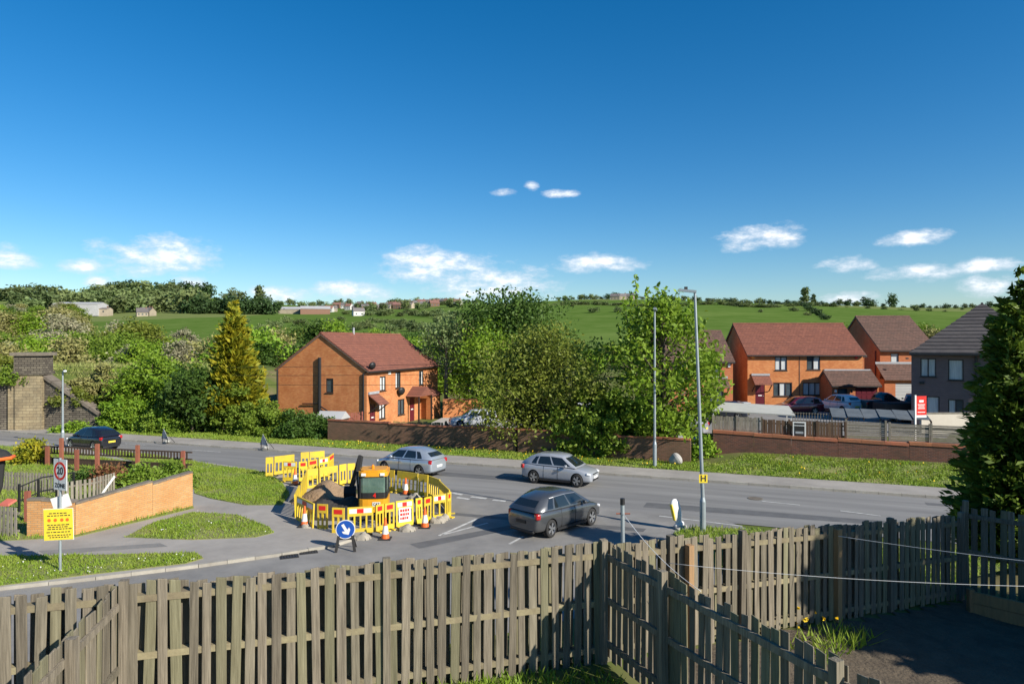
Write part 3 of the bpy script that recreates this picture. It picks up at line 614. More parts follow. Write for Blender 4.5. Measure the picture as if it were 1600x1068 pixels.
shrub('hedge_shrub', 'shaded shrub in the gap under the golden conifer', RS(320, 7.5, .1), 1.8, 1.3, 2.4, 50, 100, .15, 'dark')
shrub('ivy_bank', 'bright green ivy mound spilling down the embankment to the pavement', RS(195, 4.2, .1), 3.4, 1.5, 2.3, 130, 110, .16, 'bright', math.atan2(UD.y, UD.x))
shrub('ivy_bank', 'darker ivy and bramble mound right of the bright ivy', RS(250, 4.0, .1), 2.4, 1.3, 1.6, 90, 110, .15, 'mid', math.atan2(UD.y, UD.x))
shrub('bramble_bank', 'brown bramble scrub behind the stone wing wall', PD(165, 58, 2.0), 3.5, 1.6, 2.4, 90, 90, .17, 'brown')
shrub('bramble_bank', 'brownish green scrub above the ivy and left of the hawthorn', PD(195, 54.5, 1.2), 2.6, 1.5, 2.4, 70, 90, .17, 'olive')
shrub('scrub', 'olive scrub growing behind the stone pier', PD(10, 60, 3.4), 4.2, 1.8, 2.6, 80, 90, .2, 'olive')
shrub('scrub', 'dark green scrub beside the embankment hawthorn', PD(283, 57, 2), 2.2, 1.8, 3.0, 60, 90, .2, 'mid')
shrub('wall_shrub', 'leafy shrub drooping over the wall below the olive tree', RS(915, 5.6, .2), 2.6, 1.3, 4.2, 110, 90, .17, 'mid')
shrub('wall_shrub', 'leafy shrub drooping over the wall below the bright green tree', RS(968, 5.2, .2), 2.4, 1.1, 3.4, 90, 90, .18, 'mid')
shrub('weed', 'bright green weed bush in the gap between the two boundary walls', RS(1098, 5.6, .3), .7, .5, 1.1, 20, 60, .14, 'bright')
shrub('garden_shrub', 'golden-yellow shrub in the corner garden by the dark trellis', P(47, 722, .12), 1.0, .8, 1.55, 30, 80, .12, 'gold')
shrub('garden_shrub', 'russet-leaved bush behind the grey picket fence', P(172, 757, .12), .95, .6, .85, 24, 80, .1, 'russet')
shrub('garden_hedge', 'green privet hedge behind the orange brick wall', P(232, 768, .12), 1.7, .55, 1.15, 40, 90, .11, 'mid', R(25))
shrub('garden_hedge', 'lower end of the privet hedge near the wall end', P(276, 762, .12), .8, .5, 1.15, 22, 90, .11, 'mid', R(25))
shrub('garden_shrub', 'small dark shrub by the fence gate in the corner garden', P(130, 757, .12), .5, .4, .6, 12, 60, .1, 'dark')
# woodland on the valley floor, trees one can pick out
PROTO = {}
def proto(k, kind, h, cr, ncl, per, leaf, lm, seed, **kw):
    mb, V = leaf_arr(kind, h, cr, ncl, per, leaf, seed, **kw); PROTO[k] = (mb.mesh('trunk', True), np_mesh('crown', V, 4), lm, h)
for i, (lm, kk) in enumerate([('bright', 'round'), ('mid', 'round'), ('dark', 'round'), ('olive', 'round'), ('brown', 'upright'), ('grey', 'upright')]):
    for j in range(2): proto((lm, j), kk, 8.0, 3.4+.4*j, 62, 75, .33, lm, 60+i*2+j, base=.1, lim=12)
NM = {'bright': ('leafy_tree', 'fresh light-green tree'), 'mid': ('leafy_tree', 'mid-green tree'), 'dark': ('leafy_tree', 'dark green tree'), 'olive': ('leafy_tree', 'olive-yellow tree'),
      'brown': ('budding_tree', 'brownish budding tree'), 'grey': ('bare_tree', 'grey bare-twigged tree')}
def plant(kind, px, d, h, where, sw=1.0):
    tm, cm, lm, h0 = PROTO[(kind, rnd.randrange(2))]; p = gp(px, d); nm, lb = NM[kind]
    t = T(nm, lb+' '+where, 'tree', p, rnd.uniform(0, 6.28), lb+' '+where); s = h/h0; t.scale = (s*sw, s*sw, s)
    obj('trunk', tm, M['bark'], t); obj('crown', cm, LM[lm], t)
r_ = random.Random(5)
def pick(w): return r_.choices(['bright', 'mid', 'dark', 'olive', 'brown', 'grey'], w)[0]
for px in range(-30, 345, 24):      # right behind the embankment
    plant(pick([3, 3, 1, 3, 4, 4]), px+r_.uniform(-9, 9), r_.uniform(95, 125), r_.uniform(5.0, 7.2), 'beyond the railway embankment on the left', 1.2)
for px in range(-30, 320, 27):
    plant(pick([2, 3, 1, 3, 4, 4]), px+r_.uniform(-9, 9), r_.uniform(135, 165), r_.uniform(5.0, 7.0), 'in the wooded valley below the left field', 1.3)
for px in range(-30, 135, 17):
    for d in (220, 300, 400, 520): plant(pick([2, 3, 2, 2, 4, 4]), px+r_.uniform(-8, 8)-d*.02, d+r_.uniform(-25, 25), r_.uniform(8, 12), 'in the hillside wood at the far left', 1.35)
for px in range(385, 740, 25):
    plant(pick([5, 3, 3, 2, 1, 0]), px+r_.uniform(-8, 8), r_.uniform(85, 115), r_.uniform(6.5, 8.6) if px < 480 else r_.uniform(5.5, 7.5), 'behind the left brick house', 1.15)
for px in range(395, 720, 28):
    plant(pick([4, 3, 3, 2, 2, 0]), px+r_.uniform(-8, 8), r_.uniform(150, 180), r_.uniform(5.5, 7.5), 'at the foot of the far field behind the left house', 1.25)
for px, d, h, k in [(195, 128, 8.8, 'olive'), (215, 131, 9.2, 'olive'), (180, 140, 8.5, 'grey'), (500, 150, 9.5, 'dark'), (520, 150, 9.2, 'bright'), (725, 110, 8.5, 'brown')]:
    plant(k, px, d, h, {195: 'with golden crown below the left field', 215: 'right of the golden crown below the left field', 180: 'against the left field', 500: 'standing above the others behind the left house', 520: 'beside the tall dark one behind the left house', 725: 'left of the dark round-headed tree'}[px])
for px in range(1270, 1530, 24):
    plant(pick([2, 4, 1, 4, 2, 1]), px+r_.uniform(-6, 6), r_.uniform(110, 180), r_.uniform(6, 9), 'on the slope behind the right-hand houses', 1.2)
for px in range(870, 1150, 30): plant(pick([2, 4, 2, 3, 1, 0]), px+r_.uniform(-6, 6), r_.uniform(100, 150), r_.uniform(4.5, 6), 'behind the roadside trees', 1.2)
# far trees
def far_proto(seed, h, cr, tall=False):
    mb, V = leaf_arr('upright' if tall else 'round', h, cr, 24, 24, .95, seed, base=.08, spread=.3, lim=4)
    n = len(mb.v); me = bpy.data.meshes.new('far_tree'); fs = mb.f+[tuple(n+4*i+k for k in range(4)) for i in range(len(V)//4)]
    me.from_pydata(mb.v+V.tolist(), [], fs); me.materials.append(LM['far']); return me
FP = [far_proto(200+i, 8, 3.6+.5*(i % 3)) for i in range(5)]; FT = [far_proto(230+i, 10, 2.4, True) for i in range(2)]
me_dark = [m.copy() for m in FP[:3]]
for m_ in me_dark: m_.materials.clear(); m_.materials.append(LM['evergreen'])
def far(px, d, h, where, me=None, sw=1.0, name='far_tree'):
    p = gp(px, d, -.3); o = obj(name, me or r_.choice(FP)); s = h/8; o.location = p; o.scale = (s*sw, s*sw, s); o.rotation_euler = (0, 0, r_.uniform(0, 6.28))
    tag(o, where, 'tree', where)
for px in range(0, 300, 9): far(px+r_.uniform(-4, 4), r_.uniform(600, 860), r_.uniform(12, 20), 'tree in the wood along the left skyline', sw=1.3)
for px in range(165, 330, 12): far(px+r_.uniform(-4, 4), r_.uniform(870, 900), r_.uniform(14, 19), 'dark tree of the plantation on the left hilltop', r_.choice(me_dark), 1.1)
for px in range(302, 432, 11): far(px+r_.uniform(-3, 3), 590+r_.uniform(-10, 10), r_.uniform(11, 15), 'dark evergreen tree in the block above the left field', r_.choice(me_dark), 1.1, 'evergreen_tree')
for px in range(300, 720, 8): far(px+r_.uniform(-4, 4), r_.uniform(640, 930), r_.uniform(5, 9), 'tree among the houses on the middle skyline', sw=1.2)
for px in range(540, 730, 12): far(px+r_.uniform(-4, 4), r_.uniform(560, 640)-(px-540)*.6, r_.uniform(3, 5), 'bush in the hedge across the middle field', sw=2.2, name='hedge_bush')
for i in range(15): far(580+i*8.5+r_.uniform(-3, 3), 420-i*9, r_.uniform(2.5, 4.5), 'bush in the hedge running down to the left house roof', sw=1.5, name='hedge_bush')
for px in range(870, 1340, 9): far(px+r_.uniform(-4, 4), r_.uniform(860, 930), r_.uniform(4, 8.5), 'tree in the hedge on the right skyline', r_.choice(FP+me_dark), 1.3)
for px in range(1340, 1560, 14): far(px+r_.uniform(-5, 5), r_.uniform(900, 940), r_.uniform(4, 7), 'tree on the bare skyline above the dark house', r_.choice(FP+me_dark), 1.3)
for i in range(14): far(1218+i*5.5, 880-i*36, r_.uniform(3, 5), 'bush in the hedge running down the right hillside', r_.choice(me_dark), 1.3, 'hedge_bush')
for i in range(26): far(900+i*24+r_.uniform(-9, 9), r_.uniform(480, 760), r_.uniform(2.5, 4.5), 'scattered bush on the right hillside', sw=1.4, name='hedge_bush')
for i in range(16): far(360+i*22+r_.uniform(-8, 8), r_.uniform(300, 430), r_.uniform(3, 5), 'scattered bush along the foot of the middle field', sw=1.4, name='hedge_bush')
for i in range(30): far(870+i*15+r_.uniform(-4, 4), 640+30*math.sin(i*.5), r_.uniform(2.5, 4), 'bush in the long hedge across the right hillside', sw=3.0, name='hedge_bush')
for i in range(22): far(560+i*9+r_.uniform(-3, 3), 700+i*4, r_.uniform(3, 5), 'bush in the upper hedge below the village', sw=2.6, name='hedge_bush')
far(1258, 880, 19, 'tall tree with flat head standing alone on the right skyline', FT[0], .9); far(1271, 880, 12, 'smaller tree beside the tall lone skyline tree', FT[1], .9)
far(1395, 900, 17, 'tall oval tree standing alone on the bare skyline', me_dark[0], .75); far(405, 820, 20, 'tall leaning tree standing up from the middle skyline', FT[1], .9); far(365, 820, 17, 'broad tree on the skyline above the golden conifer', FP[2], 1.1)
far(1355, 900, 11, 'dark clump of tree right of the lone skyline tree', me_dark[1], 1.5)

# ------------------------------------------------------------------ houses
def wallholes(mb, origin, ux, w, h, holes, depth=.1, gable=None):
    """vertical wall face; ux unit vector along the wall; outward normal = ux x z ; holes (x0,x1,z0,z1)"""
    o = Vector(origin); u = Vector(ux); nrm = u.cross(Vector((0, 0, 1)))
    X = sorted({0, w, *[v for q in holes for v in q[:2]]}); Z = sorted({0, h, *[v for q in holes for v in q[2:]]})
    pt = lambda x, z, d=0: tuple(o+u*x+Vector((0, 0, z))-nrm*d)
    for i in range(len(X)-1):
        for j in range(len(Z)-1):
            cx, cz = (X[i]+X[i+1])/2, (Z[j]+Z[j+1])/2
            if any(q[0] < cx < q[1] and q[2] < cz < q[3] for q in holes): continue
            mb.add([pt(X[i], Z[j]), pt(X[i+1], Z[j]), pt(X[i+1], Z[j+1]), pt(X[i], Z[j+1])], [(0, 1, 2, 3)])
    for (a, b, c, d) in holes:
        mb.add([pt(a, c), pt(b, c), pt(b, d), pt(a, d), pt(a, c, depth), pt(b, c, depth), pt(b, d, depth), pt(a, d, depth)], [(0, 1, 5, 4), (1, 2, 6, 5), (2, 3, 7, 6), (3, 0, 4, 7)])
    if gable: mb.add([pt(0, h), pt(w, h), pt(w/2, h+gable)], [(0, 1, 2)])
def window(par, origin, ux, q, frame='dframe', lights=2, fill='glass', curt=.62, depth=.07, sill=True):
    o = Vector(origin); u = Vector(ux); n = u.cross(Vector((0, 0, 1))); a, b, c, d = q
    f = lambda x, z, k: o+u*x+Vector((0, 0, z))-n*k
    wn = MB(); t = .07
    for (x0, x1, z0, z1) in [(a, b, c, c+t), (a, b, d-t, d), (a, a+t, c+t, d-t), (b-t, b, c+t, d-t)]+[(a+(b-a)*i/lights-t/2, a+(b-a)*i/lights+t/2, c+t, d-t) for i in range(1, lights)]:
        vs = [f(x0, z0, depth-.05), f(x1, z0, depth-.05), f(x1, z1, depth-.05), f(x0, z1, depth-.05), f(x0, z0, depth+.05), f(x1, z0, depth+.05), f(x1, z1, depth+.05), f(x0, z1, depth+.05)]
        wn.add(vs, [(0, 1, 2, 3), (7, 6, 5, 4), (0, 4, 5, 1), (1, 5, 6, 2), (2, 6, 7, 3), (3, 7, 4, 0)])
    wo = wn.build('window', M[frame], par)
    for i in range(lights):
        x0 = a+(b-a)*i/lights+t/2; x1 = a+(b-a)*(i+1)/lights-t/2
        MB().add([f(x0, c+t, depth+.02), f(x1, c+t, depth+.02), f(x1, d-t, depth+.02), f(x0, d-t, depth+.02)], [(0, 1, 2, 3)]).build('pane', M[fill] if rnd.random() > curt else M['curtain'], wo, fixn=False)
    if sill: MB().bar(f(a-.05, c-.03, 0), f(b+.05, c-.03, 0), .12, .055).build('sill', M[frame], wo)
    return wo
def roof(par, x0, x1, y0, y1, ze, zr, mat, over=.25, courses=14, name='roof', sep=False, hipl=0, hipr=0, step=.03):
    """gabled (or hipped) roof, ridge along local x, with stepped tile courses"""
    ym = (y0+y1)/2; rt = None; mb = MB()
    k = (zr-ze)/(ym-y0); zb = ze-over*k
    for side in (0, 1):
        ya = y0-over if side == 0 else y1+over
        for i in range(courses):
            f0, f1 = i/courses, (i+1.0)/courses+.012
            xa0, xb0 = x0+hipl*f0, x1-hipr*f0; xa1, xb1 = x0+hipl*min(f1, 1), x1-hipr*min(f1, 1)
            A = (ya+(ym-ya)*f0, zb+(zr-zb)*f0); B = (ya+(ym-ya)*min(f1, 1), zb+(zr-zb)*min(f1, 1))
            m = MB() if sep else mb
            vs = [(xa0, A[0], A[1]+step+.03), (xb0, A[0], A[1]+step+.03), (xb1, B[0], B[1]+.03), (xa1, B[0], B[1]+.03), (xa0, A[0], A[1]-.05), (xb0, A[0], A[1]-.05), (xb1, B[0], B[1]-.06), (xa1, B[0], B[1]-.06)]
            m.add(vs, [(0, 1, 2, 3), (7, 6, 5, 4), (0, 4, 5, 1), (1, 5, 6, 2), (2, 6, 7, 3), (3, 7, 4, 0)])
            if sep:
                if rt is None: rt = m.build(name, mat, par)
                else: m.build('tile_course', mat, rt)
    if not sep: rt = mb.build(name, mat, par)
    for hp, xe, sg in ((hipl, x0, 1), (hipr, x1, -1)):
        if hp:
            m = MB(); n = courses
            for i in range(n):
                f0, f1 = i/n, min(1, (i+1)/n+.012)
                P_ = lambda f, s: (xe+sg*hp*f, (y0-over)+(ym-y0+over)*f if s < 0 else (y1+over)+(ym-y1-over)*f, zb+(zr-zb)*f)
                a, b, c, d = P_(f0, -1), P_(f0, 1), P_(f1, 1), P_(f1, -1); up = lambda q, k: (q[0], q[1], q[2]+k)
                m.add([up(a, step+.032), up(b, step+.032), up(c, .032), up(d, .032), up(a, -.05), up(b, -.05)], [(0, 1, 2, 3), (0, 4, 5, 1)])
            m.build('hip', mat, rt)
    MB().tube([(x0+hipl, ym, zr+.02), (x1-hipr, ym, zr+.02)], .11, 8).build('ridge', mat, rt)
    return rt
def door(par, x, z0, w, h, mat='maroon', y=0.0):
    d = MB().box(x, x+w, y+.03, y+.09, z0, z0+h).build('door', M[mat], par)
    MB().box(x+w*.8, x+w*.88, y-.01, y+.03, z0+h*.47, z0+h*.5).build('handle', M['galv'], d)
    MB().box(x+w*.3, x+w*.7, y+.005, y+.03, z0+h*.48, z0+h*.53).build('letter_plate', M['wframe'], d)
    for i in range(2): MB().box(x+w*(.15+.4*i), x+w*(.45+.4*i), y+.012, y+.03, z0+h*.6, z0+h*.9).build('panel', M['black'] if i < 0 else M[mat], d)
def porch(par, x, w, z, proj, mat, gableside=False):
    m = MB(); m.add([(x, 0, z+.75), (x+w, 0, z+.75), (x+w, -proj, z), (x, -proj, z), (x, 0, z+.68), (x+w, 0, z+.68), (x+w, -proj, z-.08), (x, -proj, z-.08)], [(0, 1, 2, 3), (7, 6, 5, 4), (0, 4, 5, 1), (1, 5, 6, 2), (2, 6, 7, 3), (3, 7, 4, 0)])
    p = m.build('porch_roof', mat, par)
    MB().box(x-.02, x+w+.02, -.12, -.005, z+.72, z+.9).build('flashing', M['lead'], p)
    for xx in (x+.06, x+w-.06): MB().bar((xx, -.04, z-.7), (xx, -proj+.1, z-.05), .07, .07).build('bracket', M['dframe'], p)
def house(label, name, origin, ang, w, dp, ze, zr, brick, tile, front, left=(), right=(), courses=16, frame='dframe', sep=False, hipl=0, hipr=0, step=.055, over=.25):
    t = T(name, label, 'house', origin, ang); mb = MB(); gb = zr-ze
    wallholes(mb, (0, 0, 0), (1, 0, 0), w, ze, [q[:4] for q in front])
    wallholes(mb, (w, 0, 0), (0, 1, 0), dp, ze, [q[:4] for q in right], gable=None if hipr else gb)
    wallholes(mb, (w, dp, 0), (-1, 0, 0), w, ze, [])
    wallholes(mb, (0, dp, 0), (0, -1, 0), dp, ze, [q[:4] for q in left], gable=None if hipl else gb)
    mb.build('wall', M[brick], t, fixn=False)
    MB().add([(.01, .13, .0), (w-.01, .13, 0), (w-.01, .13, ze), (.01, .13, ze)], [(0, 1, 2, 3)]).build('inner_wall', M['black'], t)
    for q in front: 
        if len(q) == 4 or q[4] != 'door': window(t, (0, 0, 0), (1, 0, 0), q[:4], frame, q[4] if len(q) > 4 else 2, q[5] if len(q) > 5 else 'glass')
    for q in left: window(t, (0, dp, 0), (0, -1, 0), q[:4], frame, 1)
    for q in right: window(t, (w, 0, 0), (0, 1, 0), q[:4], frame, 1)
    roof(t, -.12, w+.12, 0, dp, ze, zr, M[tile], courses=courses, sep=sep, hipl=hipl, hipr=hipr, over=over, step=step)
    k = (zr-ze)/(dp/2); g = MB(); g.bar((-.1, -over-.06, ze-over*k-.06), (w+.1, -over-.06, ze-over*k-.06), .11, .1); g.build('gutter', M['black'], t)
    for s_ in ([0] if not hipl else [])+([1] if not hipr else []):
        x = -.09 if s_ == 0 else w+.09; v = MB(); v.bar((x, -over, ze-over*k-.05), (x, dp/2, zr-.05), .05, .14); v.bar((x, dp+over, ze-over*k-.05), (x, dp/2, zr-.05), .05, .14); v.build('barge_board', M['copgrey'], t)
    return t
def pipe(par, pts, r=.05, mat='black', name='drainpipe'): MB().tube(pts, r, 8).build(name, M[mat], par)
def dish(par, p, az, r=.33):
    m = MB(); m.lathe([(.02, -.1), (r*.5, -.07), (r, 0), (r-.01, .01), (r*.5, -.05), (.02, -.08)], 16, 'y'); o = m.build('satellite_dish', M['black'], par, smooth=True); o.location = p; o.rotation_euler = (R(15), 0, az)
    MB().bar((0, 0, -.1), (0, .28, -.3), .03, .03).build('dish_arm', M['galv'], o)
# left pair of houses
c0 = PD(573, 51.5); la = R(72)
LH = house('pair of orange brick houses with red tiled roof, left of the trees', 'brick_house', c0, la, 13.0, 7.9, 4.75, 7.45, 'brick_o', 'tile_red',
  [(2.0,2.95,2.95,4.1,2,'glass'),(4.6,5.5,3.0,4.35,2),(9.0,9.9,3.0,4.25,2),(1.9,2.9,.75,2.0,2),(5.0,6.2,.75,2.05,2),(.45,1.3,0,2.05,'door'),(7.2,8.1,0,2.05,'door')],
  left=[(4.35,5.0,2.9,4.0)], courses=20)
door(LH, .47, 0, .81, 2.02); door(LH, 7.22, 0, .86, 2.02)
porch(LH, .2, 1.5, 2.1, 1.0, M['tile_red'])
pm = MB(); pm.add([(6.4,-1.3,2.2),(9.1,-1.3,2.2),(9.1,0,2.2),(6.4,0,2.2),(7.75,-1.4,3.0),(7.75,0,3.0)], [(0,3,5,4),(1,4,5,2),(0,4,1),(0,1,2,3)]); pm.build('porch_roof', M['tile_red'], LH)
for x in (6.5, 9.0): MB().box(x-.06, x+.06, -1.25, -1.13, 0, 2.2).build('porch_post', M['dframe'], LH)
MB().box(9.3, 11.3, -1.0, -.0, 0, 2.1).build('porch_bay', M['brick_o'], LH); MB().add([(9.2,-1.15,2.1),(11.4,-1.15,2.1),(11.4,0,2.75),(9.2,0,2.75),(9.2,-1.15,2.0),(11.4,-1.15,2.0)],[(0,1,2,3),(0,4,5,1)]).build('bay_roof', M['tile_red'], LH)
pipe(LH, [(-.07, .25, 0), (-.07, .25, 4.4), (.05, -.15, 4.65)], .07); pipe(LH, [(-.1, 4.05, 0), (-.1, 4.05, 5.6)], .13, 'black', 'soil_pipe'); pipe(LH, [(-.1, 7.9, 0), (-.1, 7.9, 4.6)], .07)
pipe(LH, [(-.12, 4.05, 2.05), (-.12, 5.6, 2.0)], .05); pipe(LH, [(-.12, 4.05, 1.9), (-.12, 3.3, 1.5)], .05)
dish(LH, (5.05, -.3, 2.75), R(-30), .36); dish(LH, (.3, -.3, 5.0), R(-30), .3)
pipe(LH, [(4.6, 3.9, 7.2), (4.6, 3.9, 8.0)], .09, 'lead', 'flue')
MB().box(3.3, 3.7, -.07, -.005, 4.2, 4.45).build('alarm_box', M['wframe'], LH)
# right terrace
rz_ = .93
TH = house('orange brick terraced pair with red tiled roof and maroon door, facing the road', 'brick_house', PD(1168, 62, rz_), R(-2), 10.3, 8.5, 4.85, 7.6, 'brick_o', 'tile_red',
  [(2.45,3.55,3.3,4.55),(5.3,6.5,3.35,4.6),(2.3,4.0,.95,2.2,3),(4.95,6.6,1.05,2.2,3),(.7,1.55,0,2.05,'door')], courses=22)
door(TH, .72, 0, .81, 2.02); porch(TH, .35, 1.6, 2.1, 1.0, M['tile_red']); MB().box(4.62, 4.68, -.03, -.004, 0, 4.8).build('party_joint', M['brick_red'], TH)
MB().box(.35, .6, -.12, -.004, 4.35, 4.6).build('alarm_box', M['lamp_y'], TH); MB().box(9.6, 9.8, -.1, -.004, 4.35, 4.6).build('alarm_box', M['red'], TH)
XH = house('narrow orange brick extension with brown tiled roof joined to the terraced pair', 'brick_house', PD(1347, 62.7, rz_)-Vector((2.75, 0, 0)), R(-2), 2.9, 7.2, 4.75, 7.0, 'brick_o2', 'tile_brown', [(.25,1.3,3.3,4.55,1,'curtain')], courses=18)
pipe(XH, [(2.7, -.08, 0), (2.7, -.08, 4.6)], .05)
GH = house('low garage wing with brown lean-to roof and maroon garage door', 'garage', PD(1300, 59.2, rz_), R(-2), 4.0, 3.2, 2.25, 3.3, 'brick_o2', 'tile_brown', [(.5,1.3,.9,1.85,1),(2.0,3.85,0,2.05,'door')], courses=9)
gd = MB().box(2.0, 3.85, .03, .09, 0, 2.05).build('garage_door', M['maroon'], GH)
for i in range(3):
    for j in range(4): MB().box(2.08+.45*j, 2.45+.45*j, .012, .03, .15+.62*i, .62+.62*i).build('panel', M['maroon'], gd)
MB().box(-.02, 4.0, 1.5, 1.62, 3.25, 3.45).build('flashing', M['lead'], GH)
for x in (.25, 1.6): MB().lathe([(.02, -.02), (.1, .02), (.1, .2), (.02, .26)], 10, c=(x, -.15, 1.5)).build('wall_lamp', M['black' if x > 1 else 'wframe'], GH)
BH = house('orange brick house with brown tiled roof and grey garage door behind the terrace', 'brick_house', PD(1375, 66, rz_), R(-4), 5.2, 10.5, 5.2, 8.5, 'brick_o2', 'tile_brown', [(1.0,1.75,3.8,4.8,1)], courses=24)
pipe(BH, [(-.08, .8, 0), (-.08, .8, 5.0)], .06, 'maroon')
gw = T('garage', 'garage wing with brown roof and pale grey door right of the terrace', 'garage', PD(1382, 64.3, rz_), R(-4))
gmb = MB(); wallholes(gmb, (0,0,0), (1,0,0), 4.2, 2.35, [(1.0,3.6,0,2.0)], .12); gmb.box(0, .02, .02, 1.7, 0, 2.35); gmb.build('wall', M['brick_o2'], gw, fixn=False)
gdo = MB().box(1.0, 3.6, .06, .1, 0, 2.0).build('garage_door', M['shedgrey'], gw)
for i in range(7): MB().box(1.02, 3.58, .04, .06, .05+.28*i, .27+.28*i).build('slat', M['shedgrey'], gdo)
gr = MB()
for i in range(7):
    a, b = i/7, (i+1)/7+.01; gr.add([(-.1,-.3+2*a,2.3+1.5*a+.05),(4.3,-.3+2*a,2.3+1.5*a+.05),(4.3,-.3+2*b,2.3+1.5*b),(-.1,-.3+2*b,2.3+1.5*b),(-.1,-.3+2*a,2.3+1.5*a-.04),(4.3,-.3+2*a,2.3+1.5*a-.04)],[(0,1,2,3),(0,4,5,1)])
gr.build('roof', M['tile_brown'], gw); MB().box(-.1, 4.3, 1.62, 1.69, 3.75, 3.95).build('flashing', M['lead'], gw)
MB().box(1.9, 2.1, -.2, -.02, 4.25, 4.4).build('flood_lamp', M['black'], gw)
LB = house('brown-roofed brick house half hidden behind the bright green tree', 'brick_house', PD(1032, 60, .6), R(-2), 6.3, 8.5, 4.6, 7.2, 'brick_o2', 'tile_brown', [(1.2,2.2,3.1,4.3),(4.3,5.2,3.1,4.3),(4.1,5.5,.9,2.1)], courses=20)
porch(LB, 4.4, 1.4, 2.3, 1.0, M['tile_brown']); MB().box(5.85, 6.05, -.1, -.004, 4.0, 4.3).build('alarm_box', M['wframe'], LB)
DH = house('dark purple-brown house with dark hipped roof at the right', 'dark_house', PD(1424, 48.5, 1.0), R(-33), 8.5, 8.6, 5.25, 8.55, 'darkbrick', 'tile_dark',
  [(.55,1.5,3.35,4.65,2,'curtain'),(2.2,3.1,3.15,4.6,1,'blindpink'),(4.6,5.5,3.2,4.6,1),(.9,1.7,0,2.0,1),(2.2,3.1,.55,1.85,2)], courses=14, sep=True, hipl=4.3, hipr=4.3, step=.07, over=.35)
pipe(DH, [(3.8, -.1, 0), (3.8, -.1, 5.0)], .07); MB().box(.5, .8, -.14, -.004, 2.85, 3.0).build('flood_lamp', M['black'], DH)

# ------------------------------------------------------------------ boundary walls and yards behind the road
def wall_run(label, a, b, h, th, mat, cop='coping', name='boundary_wall', cl=.5, z=0, oversail=.04, coph=.09, steps=None):
    a = Vector(a); b = Vector(b); L_ = (Vector((b.x, b.y, 0))-Vector((a.x, a.y, 0))).length; an = math.atan2(b.y-a.y, b.x-a.x)
    t = T(name, label, 'wall', (a.x, a.y, z), an); segs = steps or [(0, 1, h, h)]
    for (f0, f1, h0, h1) in segs:
        x0, x1 = f0*L_, f1*L_; m = MB(); m.add([(x0,0,-.3),(x1,0,-.3),(x1,th,-.3),(x0,th,-.3),(x0,0,h0),(x1,0,h1),(x1,th,h1),(x0,th,h0)], [(0,3,2,1),(4,5,6,7),(0,1,5,4),(1,2,6,5),(2,3,7,6),(3,0,4,7)])
        m.build('wall_face', M[mat], t); n = max(1, int((x1-x0)/cl))
        for i in range(n):
            xa = x0+(x1-x0)*i/n; xb = x0+(x1-x0)*(i+1)/n-.008; za = h0+(h1-h0)*i/n; zb = h0+(h1-h0)*(i+1)/n; dz = rnd.uniform(-.006, .01)
            c = MB(); c.add([(xa,-oversail,za+.002+dz),(xb,-oversail,zb+.002+dz),(xb,th+oversail,zb+.002+dz),(xa,th+oversail,za+.002+dz),(xa,-oversail,za+coph+dz),(xb,-oversail,zb+coph+dz),(xb,th+oversail,zb+coph+dz),(xa,th+oversail,za+coph+dz)], [(0,3,2,1),(4,5,6,7),(0,1,5,4),(1,2,6,5),(2,3,7,6),(3,0,4,7)])
            c.build('coping_stone', M[cop], t)
    return t
wall_run('old weathered brick wall with terracotta coping in front of the left house', RS(512, 4.7), RS(806, 4.6), 1.35, .25, 'brick_old', z=.05, steps=[(0, .35, 1.4, 1.4), (.352, .7, 1.33, 1.33), (.702, 1, 1.38, 1.38)])
wall_run('old weathered brick wall under the roadside trees ending at a gap', RS(809, 4.5), RS(1079, 4.5), 1.4, .25, 'brick_old', z=.05, steps=[(0, .6, 1.4, 1.4), (.602, 1, 1.3, 1.3)])
wr = wall_run('dark red brick retaining wall with stepped terracotta coping on the right', RS(1114, 6.0), RS(1530, 6.1), 1.25, .25, 'brick_red', z=.45,
  steps=[(0, .17, 1.2, 1.14), (.171, .32, 1.12, 1.06), (.321, .5, 1.06, 1.0), (.501, .76, 1.04, .95), (.761, 1, 1.02, .98)], cl=.9, coph=.16)
t = T('boulder', 'pale boulder on the verge against the end of the old wall', 'boulder', RS(1056, 3.9, .2)); bs = bmesh.new(); bmesh.ops.create_icosphere(bs, subdivisions=3, radius=.36)
for v in bs.verts: v.co *= 1+.12*math.sin(v.co.x*9+v.co.z*5)+.06*math.sin(v.co.y*14); v.co.z = v.co.z*.9+.15
bme = bpy.data.meshes.new('stone'); bs.to_mesh(bme); bs.free(); obj('stone', bme, M['concrete'], t)
def panel_fence(label, a, b, z, h, mat, style='vertical', pitch=.14, posts=3, name='panel_fence'):
    a = Vector(a); b = Vector(b); L_ = ((b-a).xy).length; an = math.atan2(b.y-a.y, b.x-a.x); t = T(name, label, 'fence', (a.x, a.y, z), an)
    if style == 'vertical':
        me = MB().box(-pitch/2+.006, pitch/2-.006, -.012, .012, 0, 1).mesh('board'); me.materials.append(M[mat])
        for i in range(int(L_/pitch)): o = obj('board', me, None, t); o.location = ((i+.5)*pitch, rnd.uniform(-.008, .008), 0); o.scale = (1, 1, h+rnd.gauss(0, .02)); o.rotation_euler = (0, rnd.gauss(0, .01), 0)
    else:
        n = int(h/pitch)
        for i in range(n): MB().box(0, L_, -.012, .012, i*pitch+.01, (i+1)*pitch-.012).build('slat', M[mat], t)
    for i in range(posts): x = L_*i/(posts-1); MB().box(x-.05, x+.05, -.06, .06, -.05, h+.06).build('post', M[mat], t)
    for zz in (h*.2, h*.8): MB().box(0, L_, .013, .05, zz-.04, zz+.04).build('rail', M[mat], t)
    return t
